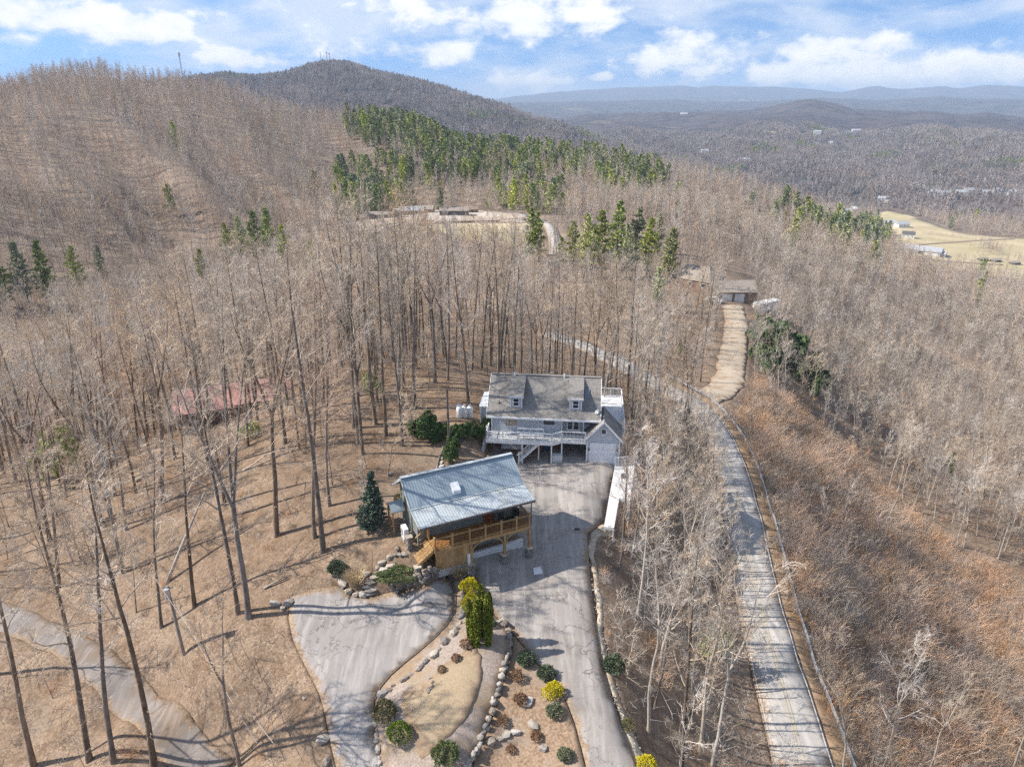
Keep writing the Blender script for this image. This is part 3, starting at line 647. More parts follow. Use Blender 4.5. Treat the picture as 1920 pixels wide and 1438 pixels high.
drape('lawn_patch', LAWN_P, M_lawn, .07, .5, .06, ragged=.5, label='tan dormant lawn tongue inside the garden island')
drape('planting_strip', STRIP_P, M_mulch, .05, .7, .1, label='mulched planting strip beside the drive')
drape('gravel_verge', VERGE_P, M_verge, .015, .5, .05, ragged=.45, label='pale gravel verge along the drive')
drape('farm_yard', FARM_P, M_farm, .3, 4, .5); drape('meadow', MEADOW_P, M_field, .25, 4, .5)
drape('farm_road', FROAD_P, M_road, .4, 4, .6); drape('farm_drive', FDRIVE_P, M_gravel, .45, 4, .6)
for P in FIELDS: drape('hay_field', P, M_field, .7, 18 if abs(P[:, 1]).max() < 2000 else 60, 1.5)
drape('valley_road', VROAD_P, M_road, 1.0, 10, .5); drape('valley_lane', VLOOP_P, M_gravel, 1.05, 10, .5)
drape('clay_bank', CUT_P, M_cut, .15, 3, .4)
drape('dark_patch', px_poly([(786, 1130), (800, 1121), (822, 1118), (836, 1113), (843, 1122), (846, 1133), (835, 1140), (818, 1137), (800, 1139)]), pmat('dark_asphalt', (.15, .13, .115), (.20, .175, .155), 6, 5, .6), .068, .3, .006, ragged=.7)  # ragged sheet of darker asphalt colour laid over the pad
# painted centre lines on the road
def ribbon(name, L, off, hw, lift, mat, i0=0, i1=None):
    a = offset_line(L, off - hw)[i0:i1]; b = offset_line(L, off + hw)[i0:i1]; n = len(a)
    za = height(a[:, 0], a[:, 1]) + lift; zb = height(b[:, 0], b[:, 1]) + lift
    V = np.vstack([np.column_stack([a[:, :2], za]), np.column_stack([b[:, :2], zb])])
    Fq = [(i, i + n, i + n + 1, i + 1) for i in range(n - 1)]
    return tag(link_mesh(name, np_mesh(name, V, np.array(Fq), mat)), kind='structure')
RF = polyline(ROAD_C, 24)
M_yellow = pmat('worn_yellow_paint', (.45, .385, .24), (.40, .37, .31), 1.2, 6)
M_white = pmat('white_line', (.60, .58, .55), (.46, .44, .42), 2.0, 5)
for o_ in (-.12, .12): ribbon('centre_line', RF, o_, .05, .085, M_yellow, 0, -40)
for o_ in (-2.05, 2.05): ribbon('edge_line', RF, o_, .05, .085, M_white, 0, -40)
# ------------------------------------------------------------------ the air
def haze_box():
    m = bpy.data.materials.new('haze_air'); m.use_nodes = True; nt = m.node_tree; nt.nodes.clear()
    o = nt.nodes.new('ShaderNodeOutputMaterial'); v = nt.nodes.new('ShaderNodeVolumePrincipled')
    v.inputs['Color'].default_value = (.62, .79, 1.0, 1); v.inputs['Density'].default_value = 1.0e-4; v.inputs['Anisotropy'].default_value = .0
    nt.links.new(v.outputs[0], o.inputs['Volume'])
    b = MB().box(-16500, 16500, -16400, 16500, float(Z.min()) - 40, max(float(Z.max()), CAMZ) + 30)
    return tag(b.build('haze', m), kind='stuff', label='thin blue haze in the mountain air')
haze_box()
# ------------------------------------------------------------------ plant geometry
def bark(name, c1, c2, c3, sc_=3.0):
    return pmat(name, c1, c2, sc_, 6, .95, .5, 9, c3, .35, (1, 1, .35), obj_var=.18, coord='obj', spec=.1)
M_bark_dark = bark('dark_furrowed_bark', (.095, .072, .054), (.24, .19, .15), (.29, .25, .20))
M_bark_mid = bark('brown_bark', (.15, .115, .088), (.31, .25, .20), (.36, .31, .26))
M_bark_pale = bark('pale_grey_bark', (.33, .28, .225), (.50, .44, .37), (.26, .21, .165))
def twigmat(name, c, v=.28): return pmat(name, c, tuple(q * 1.45 for q in c), .8, 3, .95, obj_var=v, coord='obj', spec=.05)
M_twig_tan = twigmat('tan_twigs', (.44, .355, .27)); M_twig_grey = twigmat('grey_twigs', (.465, .395, .32)); M_twig_red = twigmat('russet_twigs', (.45, .33, .245))
M_brush = twigmat('brown_brush_stems', (.56, .36, .225), .3)
class Segs:
    """straight tapering segments, grouped by number of sides"""
    def __init__(s): s.d = {}
    def add(s, a, b, ra, rb, n): s.d.setdefault(n, []).append((*a, *b, ra, rb))
    def arrays(s):
        Vs, Fs, off = [], [], 0
        for n, L in s.d.items():
            A = np.array(L, float); a, b, ra, rb = A[:, :3], A[:, 3:6], A[:, 6], A[:, 7]
            d = b - a; d /= np.maximum(np.linalg.norm(d, axis=1), 1e-9)[:, None]
            ref = np.where(np.abs(d[:, 2:3]) > .9, np.array([[1., 0, 0]]), np.array([[0, 0, 1.]]))
            x = np.cross(d, ref); x /= np.linalg.norm(x, axis=1)[:, None]; y = np.cross(d, x)
            m = len(A)
            if n == 2:                                # a flat sliver: two triangles as one quad
                V = np.stack([a - x * ra[:, None], a + x * ra[:, None], b + y * rb[:, None], b - y * rb[:, None]], 1)
                Vs.append(V.reshape(-1, 3)); i = np.arange(m)[:, None] * 4 + off
                Fs.append(np.hstack([i, i + 1, i + 2, i + 3])); off += 4 * m; continue
            ang = np.arange(n) * 2 * np.pi / n; c, s_ = np.cos(ang), np.sin(ang)
            ring = x[:, None, :] * c[None, :, None] + y[:, None, :] * s_[None, :, None]
            V = np.concatenate([a[:, None] + ring * ra[:, None, None], b[:, None] + ring * rb[:, None, None]], 1)
            Vs.append(V.reshape(-1, 3)); base = np.arange(m)[:, None] * 2 * n + off
            for k in range(n):
                k2 = (k + 1) % n
                Fs.append(np.hstack([base + k, base + k2, base + n + k2, base + n + k]))
            off += 2 * n * m
        return np.vstack(Vs), np.vstack(Fs)
def norm(v): return v / max(np.linalg.norm(v), 1e-9)
def perp_rand(d, r):
    v = r.normal(size=3); v -= d * v.dot(d); return norm(v)
def grow(S, p, d, L, r0, r1, k, n, r, wob=.12, up=.06):
    pts = [p.copy()]; dirs = []
    for i in range(k):
        d = norm(d + r.normal(size=3) * wob + np.array([0, 0, up])); q = p + d * L / k
        S.add(p, q, r0 + (r1 - r0) * i / k, r0 + (r1 - r0) * (i + 1) / k, n); p = q; pts.append(p.copy()); dirs.append(d)
    return pts, dirs
def bare_tree(seed, h, r0, crown0=.42, spread=.22, nprim=16, n2=5, n3=5, n4=4, forks=1, wob=.02, thick=.95, up=.10, lean=0.0, epi=14):
    r = np.random.default_rng(seed); T = Segs(); Cr = Segs()
    stems = []
    # trunk rings via tube pieces
    d = norm(np.array([r.normal() * .018 + lean, r.normal() * .018, 1])); p = np.zeros(3); k = 14; path = [(p.copy(), d.copy(), r0)]
    top = h if forks == 1 else h * r.uniform(.42, .55)
    for i in range(k):
        d = norm(d + r.normal(size=3) * wob * np.array([1, 1, .2]) + np.array([0, 0, .05])); p = p + d * top / k
        t = (i + 1) / k; rad = r0 * (1 - .86 * t ** 1.1) if forks == 1 else r0 * (1 - .35 * t)
        path.append((p.copy(), d.copy(), max(rad, .012)))
    stems.append(path)
    if forks > 1:
        ph0 = r.uniform(0, 6.28)
        for f in range(forks):
            a = ph0 + f * 6.283 / forks + r.normal() * .3; ang = r.uniform(.22, .45)
            dd = norm(d * math.cos(ang) + np.array([math.cos(a), math.sin(a), 0]) * math.sin(ang)); q = p.copy(); rr_ = r0 * .62 * (.8 + .3 * r.random()); hh = (h - p[2]) * r.uniform(.85, 1.05); sp = [(q.copy(), dd.copy(), rr_)]
            for i in range(9):
                dd = norm(dd + r.normal(size=3) * wob * 2.2 + np.array([0, 0, .09])); q = q + dd * hh / 9; sp.append((q.copy(), dd.copy(), max(rr_ * (1 - .93 * (i + 1) / 9), .012)))
            stems.append(sp)
    tb = MB()
    for i, sp in enumerate(stems):
        pts = [q for q, _, _ in sp]; rad = [w_ for _, _, w_ in sp]
        if i == 0:
            pts = [pts[0] + np.array([0, 0, -.6])] + pts; rad = [r0 * 1.45] + [r0 * 1.25] + rad[1:]
        tb.tube(pts, rad, 7 if i == 0 else 5, False)
    def at(sp, t):
        x = t * (len(sp) - 1); i = min(int(x), len(sp) - 2); f = x - i
        return sp[i][0] * (1 - f) + sp[i + 1][0] * f, sp[i][1], sp[i][2] * (1 - f) + sp[i + 1][2] * f
    crown_stems = stems if forks == 1 else stems[1:]
    tot = nprim
    for si, sp in enumerate(crown_stems):
        m = tot if forks == 1 else max(4, int(tot / forks))
        for b in range(m):
            lo = crown0 if forks == 1 else .12
            t = lo + (1 - lo) * ((b + r.random() * .9) / m) ** .85; t = min(t, .985)
            p0, d0, rr0 = at(sp, t)
            rel = (1 - (t - lo) / (1 - lo)); L1 = h * spread * (.35 + .75 * rel) * r.uniform(.6, 1.2)
            a = b * 2.4 + r.normal() * .5; ang = r.uniform(.65, 1.05) * (.75 + .35 * rel)
            d1 = norm(d0 * math.cos(ang) + norm(np.array([math.cos(a), math.sin(a), 0])) * math.sin(ang))
            rb = min(rr0 * .55, .02 + L1 * .014) * thick
            pts, dirs = grow(Cr, p0, d1, L1, rb, .014 * thick, 5, 4, r, .16, up)
            for c in range(n2):
                tt = .25 + .75 * (c + r.random()) / n2; x = tt * 5; i = min(int(x), 4); f = min(x - i, 1)
                q0 = pts[i] * (1 - f) + pts[i + 1] * f; ang2 = r.uniform(.5, .95)
                d2 = norm(dirs[i] * math.cos(ang2) + perp_rand(dirs[i], r) * math.sin(ang2)); L2 = L1 * r.uniform(.3, .55) * (1.15 - .5 * tt)
                p2, dr2 = grow(Cr, q0, d2, L2, .020 * thick, .009 * thick, 3, 3, r, .18, up)
                for e in range(n3):
                    tt3 = (e + .3 + .7 * r.random()) / n3; x = tt3 * 3; i3 = min(int(x), 2); f3 = min(x - i3, 1)
                    q1 = p2[i3] * (1 - f3) + p2[i3 + 1] * f3; a3 = r.uniform(.4, .9)
                    d3 = norm(dr2[i3] * math.cos(a3) + perp_rand(dr2[i3], r) * math.sin(a3)); L3 = max(L2 * r.uniform(.35, .6), .35)
                    m3 = q1 + d3 * L3 * .55; d3b = norm(d3 + r.normal(size=3) * .2 + np.array([0, 0, up * 1.5])); e3 = m3 + d3b * L3 * .45
                    Cr.add(q1, m3, .010 * thick, .0075 * thick, 3); Cr.add(m3, e3, .0075 * thick, .005 * thick, 2)
                    for g_ in range(n4):
                        o_ = q1 + (m3 - q1) * r.random() if g_ % 2 else m3 + (e3 - m3) * r.random()
                        d4 = norm(d3 + perp_rand(d3, r) * r.uniform(.4, .9) + np.array([0, 0, .12])); L4 = L3 * r.uniform(.4, .8)
                        Cr.add(o_, o_ + d4 * L4, .0065 * thick, .0035 * thick, 2)
    for b in range(epi):                                      # short twiggy shoots low on the trunk
        p0, d0, rr0 = at(stems[0], r.uniform(.12, .95 if forks > 1 else crown0 + .05)); a = r.uniform(0, 6.28); L1 = r.uniform(.5, 2.0)
        d1 = norm(np.array([math.cos(a), math.sin(a), r.uniform(.1, .7)])); pts, dirs = grow(Cr, p0, d1, L1, .016 * thick, .006, 3, 3, r, .2, .08)
        for e in range(6):
            j = r.integers(0, 3); o_ = pts[j] + (pts[j + 1] - pts[j]) * r.random(); d3 = norm(dirs[j] + perp_rand(dirs[j], r) * .8); Cr.add(o_, o_ + d3 * L1 * r.uniform(.2, .5), .007 * thick, .004 * thick, 2)
    return (np.array(tb.v), np.array(tb.f)), Cr.arrays(), h
def leaves_mesh(P, N_, size, r, asp=.5, jit=.6):
    """one pointed leaf (quad) per point, facing roughly outwards"""
    n = len(P); N_ = N_ + r.normal(size=(n, 3)) * jit; N_ /= np.linalg.norm(N_, axis=1)[:, None]
    t = r.normal(size=(n, 3)); t -= N_ * np.sum(t * N_, 1)[:, None]; t /= np.linalg.norm(t, axis=1)[:, None]; b = np.cross(N_, t)
    s = (size * r.uniform(.6, 1.3, n))[:, None]
    V = np.stack([P - t * s, P + b * s * asp, P + t * s, P - b * s * asp], 1).reshape(-1, 3)
    i = np.arange(n)[:, None] * 4
    return V, np.hstack([i, i + 1, i + 2, i + 3])
def needle_tufts(P, D, size, r, k=6):
    """k slim triangles fanning out of each point along D"""
    n = len(P); P = np.repeat(P, k, 0); D = np.repeat(D, k, 0) * .9 + r.normal(size=(n * k, 3)) * .75; D /= np.linalg.norm(D, axis=1)[:, None]
    x = r.normal(size=(n * k, 3)); x -= D * np.sum(x * D, 1)[:, None]; x /= np.linalg.norm(x, axis=1)[:, None]
    s = (size * r.uniform(.6, 1.25, n * k))[:, None]
    V = np.stack([P - D * s * .15, P + D * s * .45 + x * s * .24, P + D * s, P + D * s * .45 - x * s * .24], 1).reshape(-1, 3)
    i = np.arange(n * k)[:, None] * 4
    return V, np.hstack([i, i + 1, i + 2, i + 3])
def pine_tree(seed, h, r0, base=.2, width=.2, whorl=.75, nb=5, tuft=.5, k=6, droop=0.0, step=.55, conic=1.0, ragged=.5):
    r = np.random.default_rng(seed); tb = MB(); pts = []; p = np.zeros(3); d = np.array([0, 0, 1.])
    for i in range(9): pts.append(p.copy()); d = norm(d + np.array([r.normal() * .02, r.normal() * .02, 0])); p = p + d * h / 8.4
    tb.tube([pts[0] + np.array([0, 0, -.5])] + pts, [r0 * 1.2] + [r0 * (1 - .93 * i / 8) for i in range(9)], 6, False)
    Bs = Segs(); P, D = [], []; z = h * base; wsp = whorl
    while z < h * .985:
        t = (z - h * base) / (h * (1 - base)); i = min(int(z / h * 8.4), 7); f = z / h * 8.4 - i; c = pts[i] * (1 - f) + pts[i + 1] * f
        prof = (1 - t) ** conic * (.55 + .45 * min(1, t * 5)) if conic > .9 else (min(1, t * 3 + .35) * (1 - t) ** conic)
        for b in range(nb):
            if r.random() < ragged * .25: continue
            a = r.uniform(0, 6.283); L = max(h * width * prof * r.uniform(1 - ragged, 1.15), .25)
            el = .15 - droop + .5 * t + r.normal() * .1
            d1 = np.array([math.cos(a) * math.cos(el), math.sin(a) * math.cos(el), math.sin(el)])
            pp, dd = grow(Bs, c, d1, L, .02 + L * .008, .01, 3, 3, r, .08, .03)
            m = max(2, int(L / step))
            for q in range(m):
                s = .25 + .75 * (q + r.random()) / m; x = s * 3; j = min(int(x), 2); g_ = min(x - j, 1)
                o_ = pp[j] * (1 - g_) + pp[j + 1] * g_; side = perp_rand(dd[j], r) * np.array([1, 1, .35])
                o_ = o_ + side * r.uniform(0, .32) * L * (1.1 - s) ; P.append(o_); D.append(norm(dd[j] + side * .6 + np.array([0, 0, .25])))
        z += wsp * r.uniform(.7, 1.3)
    P.append(pts[-1]); D.append(np.array([0, 0, 1.]))
    V, Fq = needle_tufts(np.array(P), np.array(D), tuft, r, k); bv, bf = Bs.arrays()
    tv, tf = np.array(tb.v), np.array(tb.f); n = len(tv)
    return (np.vstack([tv, bv]), np.vstack([tf, bf + n])), (V, Fq), h
def make_proto(name, data, mt, mc):
    (tv, tf), (cv_, cf), h = data
    t = np_mesh(name + '_trunk', tv, tf, mt, True); c = np_mesh(name + '_crown', cv_, cf, mc)
    j = np_mesh(name, np.vstack([tv, cv_]), np.vstack([tf, cf + len(tv)]), None, False, [mt, mc], np.r_[np.zeros(len(tf)), np.ones(len(cf))])
    return dict(name=name, trunk=t, crown=c, joined=j, h=h)
EV = dict(rough=.8, spec=.15)
M_pine = pmat('white_pine_needles', (.29, .32, .085), (.54, .55, .19), 1.2, 4, obj_var=.25, coord='obj', **EV)
M_pine_dark = pmat('dark_pine_needles', (.20, .245, .08), (.40, .44, .15), 1.2, 4, obj_var=.25, coord='obj', **EV)
M_pine_trunk = bark('pine_bark', (.12, .085, .06), (.24, .18, .14), (.20, .16, .12))
TALL = [make_proto('tall_bare_tree_%d' % i, bare_tree(100 + i, 20 + (i % 3) * 1.5, .165 + .02 * (i % 3), .36 + .05 * (i % 3), .17 + .015 * (i % 4), 20, 5, 6, 5), M_bark_mid if i % 2 else M_bark_dark, (M_twig_tan, M_twig_grey, M_twig_tan, M_twig_red)[i % 4]) for i in range(6)]
OAK = [make_proto('spreading_bare_tree_%d' % i, bare_tree(200 + i, 21 + i % 3, .22, .4, .21, 22, 5, 6, 5, forks=2 + i % 2, wob=.025), M_bark_dark if i % 2 else M_bark_mid, (M_twig_tan, M_twig_grey)[i % 2]) for i in range(5)]
PALE = [make_proto('pale_bare_tree_%d' % i, bare_tree(300 + i, 17 + i % 3, .15, .38, .23, 15, 5, 6, 5, forks=1 + i % 3, wob=.04, lean=.03), M_bark_pale, (M_twig_grey, M_twig_tan)[i % 2]) for i in range(5)]
SAP = [make_proto('sapling_%d' % i, bare_tree(400 + i, 8 + i, .06, .3, .26, 10, 4, 4, 3, wob=.06), M_bark_mid, (M_twig_tan, M_twig_grey)[i % 2]) for i in range(3)]
FARB = [make_proto('far_bare_tree_%d' % i, bare_tree(500 + i, 16, .15, .16, .25, 17, 5, 5, 2, thick=1.9, epi=4), M_bark_pale, (M_twig_tan, M_twig_grey, M_twig_tan, M_twig_red)[i % 4]) for i in range(4)]
PINE = [make_proto('pine_%d' % i, pine_tree(600 + i, 17 + i, .22, .18, .25, .7, 7, .7, 7, 0, .5, .6, .6), M_pine_trunk, M_pine) for i in range(3)]
PINED = [make_proto('dark_pine_%d' % i, pine_tree(650 + i, 16 + i, .22, .12, .25, .7, 7, .7, 7, .1, .5, .75, .55), M_pine_trunk, M_pine_dark) for i in range(2)]
FARP = [make_proto('far_pine_%d' % i, pine_tree(700 + i, 16, .25, .12, .31, 1.1, 7, 1.35, 5, .0, 1.0, .55, .6), M_pine_trunk, (M_pine, M_pine_dark)[i % 2]) for i in range(2)]
# a brush tuft: thin arching stems
def brush_tuft(seed, h, n, w):
    r = np.random.default_rng(seed); S = Segs()
    for i in range(n):
        p = np.array([r.normal() * w, r.normal() * w, -.1]); a = r.uniform(0, 6.28); el = r.uniform(.7, 1.45)
        d = np.array([math.cos(a) * math.cos(el), math.sin(a) * math.cos(el), math.sin(el)]); L = h * r.uniform(.5, 1.2)
        pts, dirs = grow(S, p, d, L, .013, .006, 3, 3, r, .12, -.02)
        for q in range(5):
            j = r.integers(0, 3); o_ = pts[j] + (pts[j + 1] - pts[j]) * r.random(); d2 = norm(dirs[j] + perp_rand(dirs[j], r) * .8)
            S.add(o_, o_ + d2 * L * r.uniform(.2, .45), .008, .004, 2)
    return S.arrays()
BRUSH = [np_mesh('brush_tuft_%d' % i, *brush_tuft(800 + i, 1.3 + .35 * i, 34, .45), M_brush if i % 2 else M_twig_tan) for i in range(4)]

# ------------------------------------------------------------------ scattering masses with geometry nodes
def mass(name, meshes, P, scale, rotz, idx, label, tilt=.06):
    """one 'stuff' object: meshes standing on many points"""
    coll = bpy.data.collections.new(name + '_kinds')
    for i, m_ in enumerate(meshes):
        o = bpy.data.objects.new('%s_kind_%02d' % (name, i), m_); coll.objects.link(o)
    me = bpy.data.meshes.new(name); me.vertices.add(len(P)); me.vertices.foreach_set('co', np.asarray(P, np.float32).ravel())
    a = me.attributes.new('size', 'FLOAT', 'POINT'); a.data.foreach_set('value', np.asarray(scale, np.float32))
    a = me.attributes.new('pick', 'INT', 'POINT'); a.data.foreach_set('value', np.asarray(idx, np.int32))
    rv = np.stack([rng.normal(0, tilt, len(P)), rng.normal(0, tilt, len(P)), rotz], 1).astype(np.float32)
    a = me.attributes.new('turn', 'FLOAT_VECTOR', 'POINT'); a.data.foreach_set('vector', rv.ravel())
    me.update()
    o = link_mesh(name, me); tag(o, kind='stuff', label=label)
    ng = bpy.data.node_groups.new(name + '_nodes', 'GeometryNodeTree')
    ng.interface.new_socket('Geometry', in_out='INPUT', socket_type='NodeSocketGeometry'); ng.interface.new_socket('Geometry', in_out='OUTPUT', socket_type='NodeSocketGeometry')
    N = ng.nodes.new; L = ng.links.new
    gi, go = N('NodeGroupInput'), N('NodeGroupOutput'); ci = N('GeometryNodeCollectionInfo'); ci.inputs['Collection'].default_value = coll
    ci.inputs['Separate Children'].default_value = True; ci.inputs['Reset Children'].default_value = True
    ip = N('GeometryNodeInstanceOnPoints'); ip.inputs['Pick Instance'].default_value = True
    def na(nm, ty):
        n = N('GeometryNodeInputNamedAttribute'); n.data_type = ty; n.inputs['Name'].default_value = nm; return n.outputs['Attribute']
    mp = N('GeometryNodeMeshToPoints'); L(gi.outputs[0], mp.inputs['Mesh']); L(mp.outputs[0], ip.inputs['Points'])
    L(ci.outputs[0], ip.inputs['Instance']); L(na('pick', 'INT'), ip.inputs['Instance Index']); L(na('size', 'FLOAT'), ip.inputs['Scale'])
    e = N('FunctionNodeEulerToRotation'); L(na('turn', 'FLOAT_VECTOR'), e.inputs[0]); L(e.outputs[0], ip.inputs['Rotation'])
    L(ip.outputs[0], go.inputs[0])
    md = o.modifiers.new('scatter', 'NODES'); md.node_group = ng
    return o
def tree_at(name, pr, x, y, s, rz, label, cat, group=None, tilt=(0, 0), z=None):
    z = h1(x, y) if z is None else z
    o = empty(name, (x, y, z), rz, s); o.rotation_mode = 'ZYX'; o.rotation_euler = (tilt[0], tilt[1], rz)
    link_mesh('trunk', pr['trunk'], o); link_mesh('crown', pr['crown'], o)
    return tag(o, label, cat, group)
# areas kept free of wild trees
GARD_P = np.vstack([px_poly([(655, 1085), (690, 1040), (730, 985), (735, 900), (800, 860), (770, 770), (900, 762)]), [hou(-1, 9), hou(12, 10), hou(15.5, 13), hou(16, 1), hou(16, -3)], px_poly([(1192, 880), (1190, 960), (1140, 1000), (1120, 1100), (1150, 1240), (1180, 1320), (1230, 1440), (1240, 1500), (640, 1500), (605, 1340), (545, 1200), (530, 1140), (600, 1090)])])
YARD_P = px_poly([(1170, 760), (1215, 690), (1290, 640), (1345, 640), (1400, 560), (1400, 600), (1395, 720), (1400, 760), (1340, 800), (1270, 760)])
NOTREE = [(GARD_P, 0), (ROAD_P, 0), (strip_poly(ROAD, 3.4), 0), (strip_poly(LANE, 2.6), 0), (strip_poly(GRAVEL, 4), 0), (strip_poly(FROAD, 5), 0), (FARM_P, 0), (MEADOW_P, 0), (strip_poly(FDRIVE, 4), 0), (VROAD_P, 0), (VLOOP_P, 0), (CUT_P, 0), (px_poly([(1290, 560), (1440, 560), (1440, 500), (1290, 490)], -14.5), 0), (px_poly([(345, 800), (500, 800), (500, 740), (345, 740)], -8), 0)] + [(P, 0) for P in FIELDS]
def free(x, y, polys=NOTREE):
    k = np.ones(len(x), bool)
    for P, _ in polys: k &= ~in_poly(x, y, P)
    return k
def project(x, y, z):
    dx, dy, dz = x, y, z - CAMZ
    dep = dy * CP - dz * SP; u = dx / dep; v = -(dy * SP + dz * CP) / dep
    return 960 + u * F, 719 + v * F, dep
def jitter(x0, x1, y0, y1, cell):
    gx, gy = np.meshgrid(np.arange(x0, x1, cell), np.arange(y0, y1, cell)); gx = gx.ravel(); gy = gy.ravel()
    return gx + rng.uniform(0, cell, len(gx)), gy + rng.uniform(0, cell, len(gy))
def inview(x, y, m=6):
    a = np.degrees(np.arctan2(x, y)); return np.abs(a) < 37.5 + m

# ---- trees that can be told apart in the foreground (photo pixel of the foot, kind, size, turn, tilt, words)
FEATURE = [
 (466, 1158, OAK[0], 1.15, 0.4, (.0, -.09), 'tallest double-stemmed dark tree beside the parking pad corner'),
 (447, 1150, TALL[0], 1.15, 1.9, (.03, -.12), 'slim dark trunk close behind the double-stemmed tree at the pad'),
 (606, 1033, TALL[2], 1.12, 2.2, (0, -.03), 'straight dark trunk standing before the small clipped bush above the pad'),
 (590, 1008, TALL[3], 1.12, 3.0, (0, -.05), 'thick dark tree right behind the straight trunk above the pad'),
 (519, 1004, OAK[1], 1.12, 5.1, (0, -.07), 'stout forked oak in the middle of the leaf-covered clearing'),
 (440, 967, TALL[1], 1.05, .3, (0, -.05), 'slender trunk between the red roof and the double-stemmed tree'),
 (305, 942, OAK[2], 1.08, 1.2, (.02, -.10), 'crooked dark oak with a split crown left of the red roof'),
 (618, 948, TALL[3], .95, 4.0, (0, -.03), 'thin straight trunk in the clearing right of the forked oak'),
 (535, 832, TALL[4], 1.0, 2.5, (0, -.02), 'grey trunk just right of the red roof'),
 (672, 832, TALL[5], 1.0, 3.3, (0, -.02), 'pale straight trunk at the far edge of the clearing'),
 (755, 836, TALL[0], .95, .9, (0, -.05), 'brown trunk beside the dark rhododendron bank'),
 (773, 824, SAP[1], 1.1, .9, (0, -.02), 'thin grey sapling touching the dark rhododendron bank'),
 (365, 1136, TALL[2], .86, 5.5, (.02, -.07), 'slender dark trunk between the utility pole and the double-stemmed tree'),
 (303, 1176, TALL[4], .80, .2, (0, -.06), 'grey trunk standing just behind the utility pole'),
 (168, 1425, TALL[4], 1.2, 3.9, (.02, -.12), 'darkest thick trunk at the lower edge beside the lane'),
 (213, 1428, TALL[1], 1.1, 1.1, (0, -.10), 'slim dark trunk right of the thick one beside the lane'),
 (289, 1434, TALL[2], 1.1, 2.0, (0, -.08), 'lichened trunk rising from the far edge of the lane'),
 (449, 1436, OAK[2], .62, 4.3, (0, -.02), 'small pale tree with long forked limbs below the utility pole'),
 (63, 1436, TALL[5], 1.1, 4.8, (0, -.10), 'trunk in the lower corner left of the lane'),
 (112, 1100, TALL[3], 1.1, 2.6, (0, -.07), 'brown trunk beyond the upper end of the lane'),
 (215, 930, TALL[1], 1.05, 2.1, (0, -.07), 'wide dark oak near the yellow-green bush in the woods'),
 (1196, 1157, PALE[0], .95, .7, (0, .03), 'pale trunk nearest the gravel verge below the white ramp'),
 (1239, 1250, PALE[1], 1.0, 2.7, (0, .04), 'pale forked tree beside the dark green bush on the slope'),
 (1277, 1440, TALL[0], .9, 1.7, (0, .06), 'dark thick trunk at the lower edge between drive and road'),
 (1216, 1370, PALE[2], .85, 3.7, (0, .10), 'leaning grey trunk above the yellow bush by the verge'),
 (1312, 1413, PALE[3], 1.0, 4.7, (0, .05), 'pale trunk just right of the dark thick one on the slope'),
 (1336, 1436, PALE[4], 1.0, 5.7, (0, .06), 'second pale trunk right of the dark thick one on the slope'),
 (1575, 1470, PALE[1], .66, .1, (0, .06), 'wide pale crown at the lower edge right of the guardrail'),
 (1735, 1475, PALE[4], .62, 3.1, (0, .08), 'pale tree at the lower edge of the brown thicket'),
 (1890, 1470, PALE[0], .7, 5.1, (0, .05), 'pale tree in the lower right corner of the thicket'),
]
FX, FY = [], []
for (px, py, pr, s, rz, tl, lab) in FEATURE:
    q = G(px, py); FX.append(q[0]); FY.append(q[1])
    tree_at('bare_tree', pr, q[0], q[1], s, rz, lab, 'tree', 'bare trees one can tell apart', (tl[0] * .5, .10 if px < 350 else .05 if px < 700 else 0.0))
FX = np.array(FX); FY = np.array(FY)

# ---- the near woods
MIDFEET = [(992, 492), (1010, 492), (1100, 522), (1127, 517), (1155, 507), (1174, 525), (1190, 507), (1212, 517), (1234, 475), (1250, 535), (1232, 580), (1050, 507), (1072, 502), (540, 510), (455, 495), (482, 497), (512, 487), (432, 497), (596, 560), (380, 530), (18, 575), (55, 570), (88, 570), (152, 555), (200, 530), (1235, 668), (1273, 668)]
def density(x, y, z):
    # thinner in the clearings
    d = np.ones(len(x)); px, py, dep = project(x, y, z)
    d[in_poly(x, y, BRUSH_P)] = .02
    d[in_poly(x, y, YARD_P)] = .25
    clear = (px > 330) & (px < 770) & (py > 820) & (py < 1438); d[clear] = .30
    low = (px < 540) & (py > 1080); d[low] = np.where(px[low] < 300, .45, .12)
    return d
x, y = jitter(-330, 330, 36, 400, 4.3)
xe, ye = jitter(8, 36, 38, 112, 3.4); ze = hgrid(xe, ye); pe, qe, _ = project(xe, ye, ze); k = (pe > 1150) & (pe < 1425) & (qe > 760); x = np.r_[x, xe[k]]; y = np.r_[y, ye[k]]
k = inview(x, y) & (np.hypot(x, y) > 40); x, y = x[k], y[k]; z = hgrid(x, y)
k = free(x, y) & (rng.random(len(x)) < density(x, y, z) * .95 * np.clip(fbm(x / 25, y / 25, 6, 2) * 1.2 + .85, .25, 1)); x, y, z = x[k], y[k], z[k]
d2 = np.min((x[:, None] - FX) ** 2 + (y[:, None] - FY) ** 2, 1); k = d2 > 6; x, y, z = x[k], y[k], z[k]
MQ = np.array([G(a, b)[:2] for a, b in MIDFEET]); k = np.min((x[:, None] - MQ[:, 0]) ** 2 + (y[:, None] - MQ[:, 1]) ** 2, 1) > 16; x, y, z = x[k], y[k], z[k]
px, py, dep = project(x, y, z)
